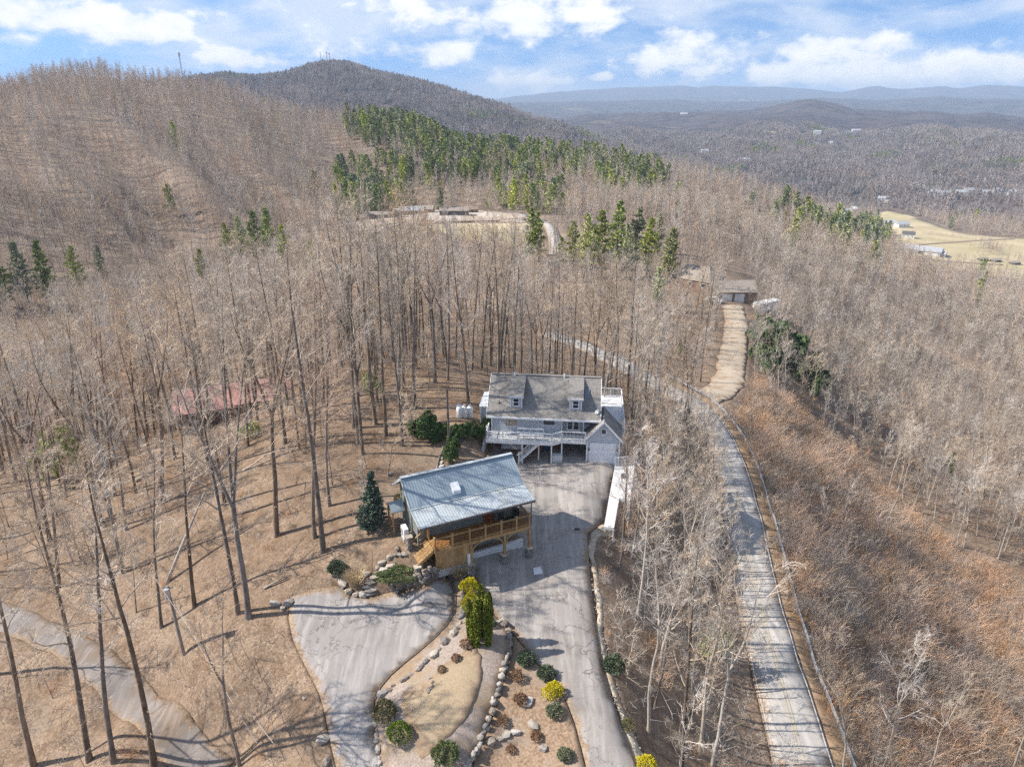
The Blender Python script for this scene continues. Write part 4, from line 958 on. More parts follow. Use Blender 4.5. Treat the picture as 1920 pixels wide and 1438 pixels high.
# evergreens in the middle distance stand among them (photo pixel of foot, height, kind)
kind = np.zeros(len(x), int); u = rng.random(len(x)); far_ = np.hypot(x, y)
rightside = (px > 1120) & (dep < 330)
kind = np.where(rightside, np.where(u < .38, 2, np.where(u < .5, 1, 0)), np.where(u < .22, 1, 0))
kind[(px > 1390) & (u < .95)] = 2
NEAR = TALL + OAK + PALE
pick = np.where(kind == 0, rng.integers(0, 6, len(x)), np.where(kind == 1, 6 + rng.integers(0, 5, len(x)), 11 + rng.integers(0, 5, len(x))))
size = rng.uniform(.72, 1.08, len(x)) * np.where(dep < 60, .95, 1)
farmv = (px > 630) & (px < 1060) & (dep > 250); size[farmv] *= .62
size[(dep > 140)] *= .72; size[(px < 640) & (dep > 170)] *= .8; size[(px > 1000) & (dep < 140) & (px < 1420)] *= .88; size[(px > 940) & (px < 1300) & (dep > 115) & (dep < 215)] *= .74
strip = (px > 1130) & (px < 1420) & (py > 850) & (dep < 110); size[strip] *= .72
right = (px > 1390); size[right] *= .88
order = np.argsort(dep); nI = 300 - len(FEATURE)
vis = [i for i in order if -30 < px[i] < 1950 and py[i] < 1600][:nI]
def zone_of(px, py, dep):
    if px > 1400: return ('pale bare tree low in the brown thicket beyond the guardrail', 'trees in the thicket') if dep < 100 else ('pale bare tree on the steep slope beyond the brown thicket', 'trees beyond the thicket')
    if px > 1125 and dep < 118:
        if py > 1150: return ('bare tree on the lower bank between drive and road', 'trees on the lower bank')
        return ('bare tree on the upper bank between white ramp and road', 'trees on the upper bank')
    if px > 1125: return ('bare tree beside the bend of the road', 'trees at the road bend')
    if px > 900: return ('bare tree in the dense stand straight behind the dormered house', 'trees behind the house')
    if px > 740: return ('bare tree in the stand behind the white gas tanks', 'trees behind the gas tanks')
    if px > 520: return ('bare tree in the woods right of the red cottage roof', 'trees right of the red roof') if py < 830 else ('bare tree in the leafy clearing left of the spruce', 'trees in the clearing')
    if px > 320: return ('bare tree around the red cottage roof', 'trees around the red roof') if py < 900 else ('bare tree between the red roof and the utility pole', 'trees above the utility pole')
    if py > 1080: return ('bare tree crowding the narrow lane', 'trees along the lane')
    return ('bare tree in the dense woods left of the red roof and above the lane', 'trees in the far left woods')
for i in vis:
    zl, zg = zone_of(px[i], py[i], dep[i])
    tree_at('bare_tree', NEAR[pick[i]], x[i], y[i], size[i], rng.uniform(0, 6.28), zl, 'tree', zg, (rng.normal(0, .03), rng.normal(.03 if px[i] < 600 else 0, .03)), z[i])
rest = np.ones(len(x), bool); rest[vis] = False
n = rest.sum()
mass('bare_woods', [p['joined'] for p in NEAR], np.stack([x, y, z], 1)[rest], size[rest], rng.uniform(0, 6.28, n), pick[rest], 'grey-brown leafless woods covering the ridge')
# saplings and undergrowth
x2, y2 = jitter(-260, 260, 30, 330, 4.0); k = inview(x2, y2) & (np.hypot(x2, y2) > 34); x2, y2 = x2[k], y2[k]; z2 = hgrid(x2, y2)
dn = density(x2, y2, z2); dn = np.where(in_poly(x2, y2, BRUSH_P), .07, dn)
k = free(x2, y2) & (rng.random(len(x2)) < dn * .95); x2, y2, z2 = x2[k], y2[k], z2[k]; n = len(x2)
mass('sapling_undergrowth', [p['joined'] for p in SAP], np.stack([x2, y2, z2], 1), rng.uniform(.35, 1.0, n), rng.uniform(0, 6.28, n), rng.integers(0, 3, n), 'thin leafless saplings under the taller trees')
x3, y3 = jitter(-130, 130, 30, 200, 1.25); k = inview(x3, y3); x3, y3 = x3[k], y3[k]; z3 = hgrid(x3, y3); p3, q3, _ = project(x3, y3, z3)
inb = in_poly(x3, y3, BRUSH_P); bank = (p3 > 1130) & ~inb
k = free(x3, y3) & (rng.random(len(x3)) < np.where(inb, .85, np.where(bank, .35, .17))); x3, y3, z3, inb = x3[k], y3[k], z3[k], inb[k]; n = len(x3)
mass('brush_thicket', BRUSH, np.stack([x3, y3, z3], 1), np.where(inb, rng.uniform(.6, 1.5, n), rng.uniform(.25, .7, n)), rng.uniform(0, 6.28, n), rng.integers(0, 4, n), 'brown tangled brush on the bank below the road')
# ---- forest on the far slopes
def polar_scatter(r0, r1, cell, a0=-41, a1=41):
    xs, ys = [], []
    x_, y_ = jitter(-r1 * .75, r1 * .75, r0 * .7, r1, cell); r_ = np.hypot(x_, y_); k_ = (r_ > r0) & (r_ < r1) & inview(x_, y_, 3); return x_[k_], y_[k_]
def hidden(x, y, z, top):
    """drop trees whose tops lie behind nearer ground"""
    out = np.zeros(len(x), bool)
    for f in np.linspace(.25, .97, 26):
        g = hgrid(x * f, y * f); los = CAMZ + (z + top - CAMZ) * f; out |= g > los + 2
    return out
xf, yf = polar_scatter(392, 1250, 7.0); zf = hgrid(xf, yf); k = free(xf, yf) & ~hidden(xf, yf, zf, 18); xf, yf, zf = xf[k], yf[k], zf[k]
pxf, pyf, df = project(xf, yf, zf)
# pines: share by place in the valley side
PINE_BLOBS = [((740, 245), 95, 40, .7), ((820, 285), 65, 36, .8), ((700, 350), 70, 42, .85), ((800, 350), 100, 30, .4), ((960, 310), 100, 44, .5), ((1080, 315), 100, 40, .45), ((1180, 345), 70, 30, .5), ((700, 395), 70, 26, .7), ((1000, 390), 70, 26, .4), ((1600, 450), 70, 34, .5), ((900, 295), 70, 34, .55), ((1480, 420), 60, 30, .3)]
share = np.where(pxf < 640, .0012, .012)
for (c, sx, sy, a_) in PINE_BLOBS: share = np.maximum(share, a_ * (((pxf - c[0]) / sx) ** 2 + ((pyf - c[1]) / sy) ** 2 < 1) * np.clip(.9 + .9 * fbm(xf / 40, yf / 40, 21, 2), 0, 1.15))
isp = rng.random(len(xf)) < share * .95
n = (~isp).sum()
mass('bare_forest', [p['joined'] for p in FARB], np.stack([xf, yf, zf], 1)[~isp], rng.uniform(.7, 1.15, n), rng.uniform(0, 6.28, n), rng.integers(0, 4, n), 'leafless forest on the slopes of the hill')
pi = np.where(isp)[0]; pi = pi[np.argsort(df[pi])]
print('far pines', len(pi), 'far bare', n, 'near', len(x), 'brush', len(x3))
def pine_zone(px, py):
    if px > 1350: return 'pine on the right-hand ridge above the hay fields', 'pine', 'pines on the right ridge'
    if px > 880: return 'pine scattered on the ridge right of the farm', 'pine', 'pines right of the farm'
    if px < 620: return 'lone pine on the brown left-hand hill', 'pine', 'pines on the left hill'
    return ('pine in the green belt on the crest above the farm', 'pine', 'pines on the crest') if py < 300 else ('pine in the green belt just behind the farm', 'pine', 'pines behind the farm')
for j, i in enumerate(pi[:230]):
    tree_at('pine_tree', FARP[int(rng.random() < .45)], xf[i], yf[i], rng.uniform(.7, 1.2), rng.uniform(0, 6.28), *pine_zone(pxf[i], pyf[i]), z=zf[i])
if len(pi) > 230:
    pr_ = pi[230:]; mass('pine_forest', [p['joined'] for p in FARP], np.stack([xf, yf, zf], 1)[pr_], rng.uniform(.7, 1.2, len(pr_)), rng.uniform(0, 6.28, len(pr_)), rng.integers(0, 2, len(pr_)), 'evergreen pine woods on the far hillside')
# second mountain and the valley woods: patches of several trees
def patch(seed, protos, m, w):
    r = np.random.default_rng(seed); Vs, Fs, mi, off = [], [], [], 0
    for i in range(m):
        p = protos[r.integers(0, len(protos))]; nv = len(p['joined'].vertices); v = np.empty(nv * 3, np.float32); p['joined'].vertices.foreach_get('co', v); v = v.reshape(-1, 3) * r.uniform(.7, 1.1)
        a = r.uniform(0, 6.28); c, s = math.cos(a), math.sin(a); v = np.stack([v[:, 0] * c - v[:, 1] * s + r.uniform(-w, w), v[:, 0] * s + v[:, 1] * c + r.uniform(-w, w), v[:, 2] - 1], 1)
        npoly = len(p['joined'].polygons); q = np.empty(npoly * 4, np.int32); p['joined'].loops.foreach_get('vertex_index', q); mm = np.empty(npoly, np.int32); p['joined'].polygons.foreach_get('material_index', mm)
        Vs.append(v); Fs.append(q.reshape(-1, 4) + off); mi.append(mm); off += nv
    return np_mesh('patch', np.vstack(Vs), np.vstack(Fs), None, False, list(protos[0]['joined'].materials), np.concatenate(mi))
M_twig_dist = twigmat('distant_grey_twigs', (.36, .30, .26))
# stuff on the woodland floor: fallen sticks
def sticks(seed):
    r = np.random.default_rng(seed); S = Segs()
    for i in range(14):
        p = np.array([r.normal() * 1.3, r.normal() * 1.3, .05]); a = r.uniform(0, 6.28); d = np.array([math.cos(a), math.sin(a), r.normal() * .06]); L1 = r.uniform(.4, 2.2); S.add(p, p + d * L1, .03 * r.uniform(.4, 1), .012, 3); S.add(p + d * L1 * .6, p + d * L1 * .6 + np.array([d[1], -d[0], .15]) * L1 * .35, .012, .006, 2)
    return S.arrays()
STK = [np_mesh('sticks_%d' % i, *sticks(900 + i), (M_bark_mid, M_bark_pale, M_bark_dark)[i]) for i in range(3)]
x4, y4 = jitter(-70, 30, 36, 110, 2.6); z4 = hgrid(x4, y4); k = free(x4, y4) & (rng.random(len(x4)) < .6); x4, y4, z4 = x4[k], y4[k], z4[k]; n = len(x4)
mass('fallen_sticks', STK, np.stack([x4, y4, z4], 1), rng.uniform(.5, 1.1, n), rng.uniform(0, 6.28, n), rng.integers(0, 3, n), 'fallen sticks scattered over the leaf litter')
VF = [make_proto('distant_bare_tree_%d' % i, bare_tree(540 + i, 13, .24, .2, .28, 9, 4, 4, 0, thick=3.0), M_bark_mid, M_twig_dist) for i in range(2)]
VP = [make_proto('distant_pine_%d' % i, pine_tree(740 + i, 13, .3, .1, .24, 1.8, 5, 2.0, 3, .05, 2.0, .8, .4), M_pine_trunk, M_pine_dark) for i in range(2)]
PB = [patch(1, VF[:1], 11, 13), patch(2, VF[1:], 11, 13), patch(3, VF[:1] + VP[:1], 11, 13)]; PP = [patch(5, VP + VF[:1], 8, 13)]
xg, yg = polar_scatter(1250, 3000, 22); zg = hgrid(xg, yg); k = free(xg, yg) & ~hidden(xg, yg, zg, 16); xg, yg, zg = xg[k], yg[k], zg[k]
grn = (fbm(xg / 160, yg / 160, 31, 3) > .5) & (rng.random(len(xg)) < .7)
pk = np.where(grn, 3, rng.integers(0, 3, len(xg))); n = len(xg)
print('distant patches', n)
mass('mountain_forest', PB + PP, np.stack([xg, yg, zg], 1), rng.uniform(.8, 1.15, n), rng.uniform(0, 6.28, n), pk, 'leafless forest on the second mountain and valley sides')
# ------------------------------------------------------------------ building materials
M_shingle = pmat('grey_shingles', (.20, .185, .165), (.31, .285, .255), 5, 7, .9, .5, 9, (.17, .155, .14), .5)
M_siding = pmat('blue_grey_siding', (.50, .53, .57), (.55, .58, .62), 2, 4, .7, .15, 6)
M_wtrim = pmat('white_trim', (.78, .78, .77), (.84, .84, .83), 3, 3, .55)
M_wboard = pmat('white_deck_boards', (.62, .60, .58), (.80, .79, .77), 3, 6, .75, .2, 10, stretch=(.4, 3, 1))
M_glass = pmat('dark_glass', (.025, .03, .035), (.07, .085, .10), .7, 3, .08, spec=.6)
M_curtain = pmat('curtain_behind_glass', (.36, .29, .21), (.52, .45, .36), 8, 2, .3, stretch=(6, 6, .2), spec=.5)
M_brick = pmat('red_brick', (.22, .085, .06), (.30, .13, .09), 9, 4, .9, .3, 20)
M_door_blue = pmat('blue_door', (.05, .10, .16), (.07, .13, .20), 2, 3, .5)
M_gdoor = pmat('white_garage_door', (.80, .81, .82), (.86, .87, .88), 1, 3, .5)
M_conc = pmat('concrete', (.38, .36, .34), (.52, .50, .47), 2.5, 7, .9, .3, 8, (.30, .27, .24), .5)
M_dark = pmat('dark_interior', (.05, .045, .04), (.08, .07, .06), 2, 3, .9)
M_metal = pmat('blue_grey_metal_roof', (.28, .34, .375), (.32, .38, .41), .6, 5, .5, 0, None, (.265, .32, .35), .35, spec=.5)
M_metal2 = pmat('lit_tone_metal_porch_roof', (.41, .45, .465), (.47, .51, .52), 1.2, 6, .5, 0, None, (.38, .40, .39), .7, spec=.5)  # paler roof metal: light on the flatter porch pitch put into the colour
M_sage = pmat('sage_siding', (.20, .21, .185), (.25, .26, .23), 1.5, 4, .8)
M_cedar = pmat('stained_cedar', (.34, .205, .09), (.49, .32, .155), 3, 6, .7, .2, 14, (.29, .16, .06), 1.2, (1, 1, .4))
M_cedar_deck = pmat('orange_deck_stain', (.36, .16, .045), (.48, .235, .075), 3, 6, .55, .15, 14)
M_redwood = pmat('red_brown_frames', (.20, .055, .025), (.27, .085, .04), 4, 4, .5)
M_stone = pmat('field_stone', (.20, .165, .135), (.42, .36, .30), 2.2, 7, .9, .6, 7, (.15, .125, .10), 1.1, obj_var=.25, coord='obj')
M_stone_w = pmat('pale_stone', (.34, .29, .235), (.58, .52, .44), 2.0, 7, .9, .5, 7, (.24, .195, .155), 1.1, obj_var=.2, coord='obj')
M_black = pmat('black_metal', (.03, .03, .03), (.05, .05, .05), 4, 3, .5)
M_galv = pmat('galvanised_steel', (.45, .46, .47), (.58, .58, .58), 3, 5, .45, metal=.5, spec=.5)
M_pole = pmat('weathered_pole', (.22, .19, .16), (.36, .32, .28), 3, 6, .9, .3, 10, stretch=(3, 3, .3))

# ------------------------------------------------------------------ the dormered house
house = tag(empty('house', (HOU_O[0], HOU_O[1], 1.0), HOU_A), 'grey two-storey house with two dormers, white decks and gabled garage', 'house')
L_, EV_, RW, RZ = 12.0, 4.5, 4.4, 7.6
sl_ = (RZ - EV_) / RW
def rz_(w): return EV_ + sl_ * w
box_part('wall', M_brick, house, .45, 7.6, 1.9, 8.2, -.4, 2.4).name = 'lower_wall'
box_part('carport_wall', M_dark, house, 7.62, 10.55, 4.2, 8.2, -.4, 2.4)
up = MB()
up.prism([(.4, .9, 2.42), (.4, 8.0, 2.42), (.4, 8.0, rz_(.9) - .12), (.4, RW, RZ - .14), (.4, .9, rz_(.9) - .12)], (7.55, 0, 0))
up.prism([(7.96, 1.7, 2.42), (7.96, 8.0, 2.42), (7.96, 8.0, rz_(.9) - .12), (7.96, RW, RZ - .14), (7.96, 1.7, rz_(1.7) - .12)], (3.6, 0, 0))
up.build('upper_wall', M_siding, house)
roof = MB()
roof.prism([(0, 0, EV_), (0, RW, RZ), (0, RW, RZ + .16), (0, -.02, EV_ + .14)], (L_, 0, 0))
roof.prism([(0, RW + .003, RZ), (0, 8.8, EV_), (0, 8.82, EV_ + .14), (0, RW + .003, RZ + .16)], (L_, 0, 0))
roof = roof.build('roof', M_shingle, house)
MB().box(-.02, L_ + .02, -.14, -.03, EV_ - .06, EV_ + .13).build('gutter', M_wtrim, roof)
MB().bar((0.02, RW, RZ + .18), (L_ - .02, RW, RZ + .18), .3, .06).build('ridge_cap', pmat('ridge_shingles', (.27, .25, .225), (.36, .335, .30), 5), roof)
for u_, side in ((-.02, 1), (L_ + .02, -1)):
    MB().bar((u_, -.05, EV_ + .05), (u_, RW, RZ + .07), .05, .2).bar((u_, RW, RZ + .07), (u_, 8.8, EV_ + .05), .05, .2).build('rake_board', M_wtrim, roof)
for u_, w_ in ((2.6, 4.2), (8.0, 4.25)):
    MB().tube([(u_, w_, RZ - .1), (u_, w_, RZ + .45)], .07, 8).build('vent_pipe', M_wtrim, roof)
MB().tube([(1.2, 1.3, rz_(1.3)), (1.2, 1.3, rz_(1.3) + .4)], .06, 8).build('vent_pipe', M_black, roof)
MB().prism([(10.25, 2.1, rz_(2.1) + .26), (10.8, 2.1, rz_(2.1) + .26), (10.8, 3.1, rz_(3.1) + .26), (10.25, 3.1, rz_(3.1) + .26)], (0, 0, -.24)).build('skylight', pmat('skylight_glass', (.16, .17, .18), (.22, .23, .24), 1, 2, .15, spec=.6), roof)
def window(parent, u0, u1, z0, z1, w, glass=M_glass, frame=M_wtrim, mull=True, t=.07):
    f = MB(); f.box(u0 - t, u1 + t, w - .06, w + .02, z1, z1 + t).box(u0 - t, u1 + t, w - .06, w + .02, z0 - t, z0).box(u0 - t, u0, w - .06, w + .02, z0, z1).box(u1, u1 + t, w - .06, w + .02, z0, z1)
    if mull: m_ = (z0 + z1) / 2; f.box(u0, u1, w - .045, w + .01, m_ - .03, m_ + .03)
    o = f.build('window', frame, parent); MB().box(u0 - .01, u1 + .01, w - .02, w + .01, z0 - .01, z1 + .01).build('pane', glass, o); return o
for cu in (3.05, 9.35):                                   # shed dormers
    w0 = .95; zt = rz_(w0) + 1.42
    d = MB().prism([(cu - .62, w0, rz_(w0) - .1), (cu - .62, 3.9, rz_(3.9) - .1), (cu - .62, 3.9, rz_(3.9) + .05), (cu - .62, w0, zt)], (1.24, 0, 0)).build('dormer', M_siding, house)
    MB().prism([(cu - .8, w0 - .22, zt + .0), (cu - .8, w0 - .22, zt + .12), (cu - .8, 4.28, rz_(4.28) + .22), (cu - .8, 4.28, rz_(4.28) + .1)], (1.6, 0, 0)).build('dormer_roof', M_shingle, d)
    MB().box(cu - .82, cu + .82, w0 - .27, w0 - .223, zt - .06, zt + .13).build('fascia', M_wtrim, d)
    for q in (cu - .655, cu + .555): MB().box(q, q + .1, w0 - .03, w0 + .08, rz_(w0) - .05, zt - .07).build('corner_board', M_wtrim, d)
    window(house, cu - .27, cu + .27, rz_(w0) + .38, rz_(w0) + 1.18, w0 - .01)
window(house, 1.9, 3.2, 3.2, 4.15, .9, M_curtain, mull=False); window(house, 6.0, 7.2, 3.5, 4.1, .9, mull=False)
fd = MB().box(8.45, 9.85, 1.62, 1.72, 2.5, 4.45).build('french_door', M_wtrim, house)
for q in (8.6, 9.25): MB().box(q, q + .45, 1.6, 1.66, 2.75, 4.3).build('pane', M_glass, fd)
window(house, 10.35, 11.2, 3.4, 4.1, 1.7, mull=False)
for q in (.38, 5.4, 7.9): MB().box(q, q + .12, .84, .93, 2.45, 4.95).build('corner_board', M_wtrim, house)
for q in (10.2,): MB().box(q, q + .12, .84, .96, 2.45, 4.9).build('porch_post', M_wtrim, house)
# garage under the deck, brick bays, blue door
gd = MB().box(1.35, 3.75, 1.8, 1.95, -.1, 2.05).build('garage_door', M_gdoor, house)
for k_ in range(4): MB().box(1.5 + k_ * .57, 1.93 + k_ * .57, 1.78, 1.84, 1.62, 1.85).build('door_pane', M_glass, gd)
for k_ in range(3): MB().box(1.36, 3.74, 1.79, 1.81, .42 + k_ * .5, .435 + k_ * .5).build('panel_joint', M_conc, gd)
MB().box(5.95, 6.95, 1.82, 1.95, -.05, 2.05).build('entry_door', M_door_blue, house)
# front deck
dk = MB(); 
for i in range(14): dk.box(.1, 7.05 if i < 5 else 10.6, -1.2 + i * .15, -1.2 + i * .15 + .14, 2.36, 2.42)
deck = dk.build('deck', M_wboard, house); deck['kind'] = 'stuff'
MB().prism([(7.06, -1.2, 2.36), (8.0, -.5, 2.36), (7.06, -.5, 2.36)], (0, 0, .06)).build('deck_corner', M_wboard, house)
MB().box(.08, 7.05, -1.26, -1.21, 2.1, 2.43).bar((7.06, -1.24, 2.265), (8.02, -.54, 2.265), .05, .33).box(8.02, 10.6, -.57, -.52, 2.1, 2.43).box(.04, .09, -1.2, .85, 2.1, 2.43).build('deck_fascia', M_wtrim, house)
rl = MB(); bl = MB()
def rail(a, b, z0=2.42, hgt=.98, gap=.14):
    a, b = np.array(a, float), np.array(b, float); n_ = int(np.hypot(*(b - a)) / gap)
    rl.bar((*a, z0 + hgt), (*b, z0 + hgt), .1, .06); rl.bar((*a, z0 + .12), (*b, z0 + .12), .06, .06)
    for i in range(1, n_): p = a + (b - a) * i / n_; bl.bar((*p, z0 + .12), (*p, z0 + hgt), .035)
    m_ = max(1, round(np.hypot(*(b - a)) / 1.7))
    for i in range(m_ + 1): p = a + (b - a) * i / m_; MB().bar((*p, z0 - .3), (*p, z0 + hgt + .06), .1).build('rail_post', M_wtrim, house)
rail((.12, -1.15), (7.0, -1.15)); rail((7.05, -1.15), (8.02, -.47)); rail((8.08, -.47), (10.5, -.47)); rail((.12, -1.15), (.12, .8))
for u_, w_ in ((3.9, -1.0), (7.0, -1.05), (8.05, -.4), (5.6, -.2)): MB().box(u_ - .07, u_ + .07, w_ - .07, w_ + .07, -.5, 2.36).build('deck_post', M_wtrim, house)
MB().box(6.2, 8.0, -.35, 1.0, -.2, .0)
MB().box(7.1, 8.15, -.9, -.25, -.3, .75).build('planter_box', M_wboard, house)
# bench back on the deck
bb = MB(); bb.bar((3.4, -.85, 3.75), (6.1, -.85, 3.75), .06, .12)
for i in range(5): bb.bar((3.4 + i * .675, -.85, 2.43), (3.4 + i * .675, -.85, 3.75), .06)
bb.bar((3.4, -.85, 3.3), (6.1, -.85, 3.3), .05, .1); bb.bar((3.4, -.65, 2.9), (6.1, -.65, 2.9), .4, .05); bb.build('bench', M_wtrim, house)
# stairs from the deck down to the apron
st = MB()
for i in range(11): st.box(5.65 - i * .19 - .24, 5.65 - i * .19, -1.05, -.1, 2.2 - i * .2, 2.25 - i * .2)
st.build('stair_treads', M_wboard, house)['kind'] = 'stuff'
for w_ in (-1.08, -.08): MB().bar((5.7, w_, 2.2), (3.55, w_, -.05), .05, .26).build('stringer', M_wtrim, house)
sr = MB(); sr.bar((5.7, -1.12, 3.2), (3.6, -1.12, 1.0), .08, .06)
for i in range(14): x_ = 5.6 - i * .15; sr.bar((x_, -1.12, 2.2 - (5.7 - x_) * 1.047), (x_, -1.12, 3.2 - (5.7 - x_) * 1.047), .035)
sr.build('stair_rail', M_wtrim, house); MB().box(3.5, 3.62, -1.18, -1.06, -.3, 1.15).build('newel_post', M_wtrim, house)
# right-hand deck
rd = MB()
for i in range(66): rd.box(12.0, 14.7, 2.1 + i * .152, 2.1 + i * .152 + .14, 2.36, 2.42)
rd.build('side_deck', M_wboard, house)['kind'] = 'stuff'
MB().box(14.7, 14.76, 2.1, 12.1, 2.1, 2.44).box(12, 14.76, 2.03, 2.095, 2.1, 2.44).build('side_deck_fascia', M_wtrim, house)
rail((14.66, 2.15), (14.66, 12.1)); rail((12.1, 12.1), (14.66, 12.1))
for w_ in (2.3, 5.4, 8.6, 11.8): MB().box(14.5, 14.62, w_, w_ + .12, -4.5, 2.36).build('deck_post', M_wtrim, house)
rl.build('deck_rails', M_wtrim, house)['kind'] = 'stuff'; bl.build('balusters', M_wtrim, house)['kind'] = 'stuff'
# left wing with the white flat roof
MB().box(-1.2, .38, 3.9, 7.6, -.5, 3.9).build('wing_wall', M_siding, house); MB().box(-1.35, .3, 3.65, 7.8, 3.95, 4.12).build('wing_roof', M_wtrim, house)
MB().box(-1.28, -1.16, 3.82, 3.94, .2, 3.93).build('corner_board', M_wtrim, house)
# gabled garage
gw = MB().prism([(10.65, -.6, -.5), (14.1, -.6, -.5), (14.1, -.6, 2.86), (12.375, -.6, 4.75), (10.65, -.6, 2.86)], (0, 3.4, 0)).build('garage_wall', M_siding, house)
gr_ = MB().prism([(10.42, -.85, 2.66), (12.375, -.85, 4.80), (12.375, -.85, 4.93), (10.34, -.85, 2.70)], (0, 4.0, 0)).prism([(14.33, -.85, 2.66), (12.378, -.85, 4.80), (12.378, -.85, 4.93), (14.41, -.85, 2.70)], (0, 4.0, 0)).build('garage_roof', M_shingle, house)
MB().bar((10.36, -.88, 2.66), (12.375, -.88, 4.86), .05, .18).bar((12.375, -.88, 4.86), (14.39, -.88, 2.66), .05, .18).build('rake_board', M_wtrim, gr_)
gd2 = MB().box(11.1, 13.55, -.64, -.58, -.06, 2.25).build('garage_door', M_gdoor, house)
for k_ in range(3): MB().box(11.11, 13.54, -.648, -.639, .5 + k_ * .56, .52 + k_ * .56).build('panel_joint', M_siding, gd2)
MB().box(10.98, 11.1, -.67, -.59, -.1, 2.38).box(13.55, 13.67, -.67, -.59, -.1, 2.38).box(11.1, 13.55, -.67, -.59, 2.26, 2.38).build('door_trim', M_wtrim, house)
for q in (10.63, 14.0): MB().box(q, q + .12, -.65, -.55, -.3, 2.8).build('corner_board', M_wtrim, house)
window(house, 12.15, 12.6, 3.45, 3.95, -.6, M_glass, mull=False)
for q in (10.86, 13.8): MB().box(q, q + .12, -.72, -.61, 1.5, 1.75).build('wall_lamp', M_black, house)
MB().box(7.64, 10.6, 1.0, 4.2, -.06, -.02)
# dish at the roof corner
dsh = tag(empty('satellite_dish', (*hou(11.75, .35), 1 + rz_(.35) + .15), HOU_A), 'small grey dish on the house roof corner above the garage', 'satellite dish')
MB().tube([(0, 0, 0), (0, -.05, .45)], .03, 6).build('mast', M_galv, dsh); MB().tube([(0, -.08, .5), (-.03, -.14, .53), (-.05, -.2, .6)], [.05, .25, .36], 12).build('reflector', M_galv, dsh, True)
# retaining wall left of the house
rw = MB(); A_, B_ = hou(-.05, 1.9), np.array([-3.25, 64.6]); d_ = (B_ - A_) / np.linalg.norm(B_ - A_); n_ = np.array([-d_[1], d_[0]])
rw.prism([(*A_, .2), (*B_, .2), (*B_, 1.2), (*(A_ * .7 + B_ * .3), 3.0), (*A_, 3.7)], (n_[0] * -.28, n_[1] * -.28, 0))
tag(rw.build('retaining_wall', M_conc), 'stepped grey concrete retaining wall at the left side of the house', 'wall')

# ------------------------------------------------------------------ the timber cabin
cabin = tag(empty('cabin', (CAB_O[0], CAB_O[1], 0), CAB_A), 'cabin with blue-grey metal roof and stained timber porch', 'cabin')
CL = 10.1; BW, BZ, KW, KZ, EZ = 2.25, 6.0, 4.65, 7.7, 5.6
MB().box(.5, 9.6, 2.35, 6.9, -.6, 3.1).build('lower_wall', M_sage, cabin)
MB().prism([(.5, 2.35, 3.12), (.5, 6.9, 3.12), (.5, 6.9, 5.95), (.5, KW, KZ - .15), (.5, 2.35, 5.9)], (9.1, 0, 0)).build('upper_wall', M_sage, cabin)
mr_ = MB().prism([(0, BW, BZ), (0, KW, KZ), (0, KW, KZ + .1), (0, BW, BZ + .1)], (CL, 0, 0)).build('main_roof', M_metal, cabin)
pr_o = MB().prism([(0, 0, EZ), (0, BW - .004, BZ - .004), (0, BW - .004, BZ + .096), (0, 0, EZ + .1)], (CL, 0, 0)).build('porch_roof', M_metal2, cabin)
rr_o = MB().prism([(0, KW + .004, KZ), (0, 7.35, 5.75), (0, 7.35, 5.85), (0, KW + .004, KZ + .1)], (CL, 0, 0)).build('rear_roof', M_metal, cabin)
rb = MB(); rb2 = MB()
for i in range(45):
    u_ = .06 + i * (CL - .12) / 44
    rb.bar((u_, BW + .02, BZ + .115), (u_, KW, KZ + .11), .035, .03); rb2.bar((u_, .0, EZ + .115), (u_, BW, BZ + .112), .045, .03)
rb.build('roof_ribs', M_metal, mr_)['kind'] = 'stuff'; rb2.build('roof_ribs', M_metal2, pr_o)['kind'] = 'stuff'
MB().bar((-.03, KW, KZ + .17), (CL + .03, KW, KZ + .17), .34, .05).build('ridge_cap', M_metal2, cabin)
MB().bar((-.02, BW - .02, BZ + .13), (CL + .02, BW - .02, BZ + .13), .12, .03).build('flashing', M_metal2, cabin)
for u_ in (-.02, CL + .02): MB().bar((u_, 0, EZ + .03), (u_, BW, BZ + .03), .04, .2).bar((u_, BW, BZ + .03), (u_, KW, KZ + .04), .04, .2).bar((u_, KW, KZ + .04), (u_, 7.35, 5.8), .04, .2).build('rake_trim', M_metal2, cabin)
MB().box(0, CL, -.1, -.01, EZ - .06, EZ + .09).build('gutter', pmat('dark_gutter', (.10, .09, .085), (.14, .13, .12)), cabin)
slp = (KZ - BZ) / (KW - BW)
MB().prism([(3.85, 2.62, BZ + .40 + .37 * slp), (4.5, 2.62, BZ + .40 + .37 * slp), (4.5, 3.3, BZ + .40 + 1.05 * slp), (3.85, 3.3, BZ + .40 + 1.05 * slp)], (0, 0, -.32)).build('roof_vent', M_wtrim, mr_)
# deck
cd = MB()
for i in range(62): cd.box(1.24 + i * .1375, 1.24 + i * .1375 + .13, .3, 2.34, 3.1, 3.16)
cd.build('deck', M_cedar_deck, cabin)['kind'] = 'stuff'
MB().box(1.2, 9.8, .2, .34, 2.82, 3.09).build('front_beam', M_cedar, cabin); MB().box(9.66, 9.82, .36, 2.34, 2.82, 3.09).build('side_beam', M_cedar, cabin)
def cpost(u_, w_, z0, z1, s=.17, name='deck_post'): return MB().box(u_ - s / 2, u_ + s / 2, w_ - s / 2, w_ + s / 2, z0, z1).build(name, M_cedar, cabin)
for u_, z0 in ((4.35, .95), (7.4, .95), (9.72, .95)): cpost(u_, .27, z0, 2.81, .2)
cbal = MB()
RU = [1.28, 2.75, 4.25, 5.65, 7.1, 8.5, 9.72]
for u_ in RU: cpost(u_, .27, 2.95, 4.3, .15, 'rail_post'); 
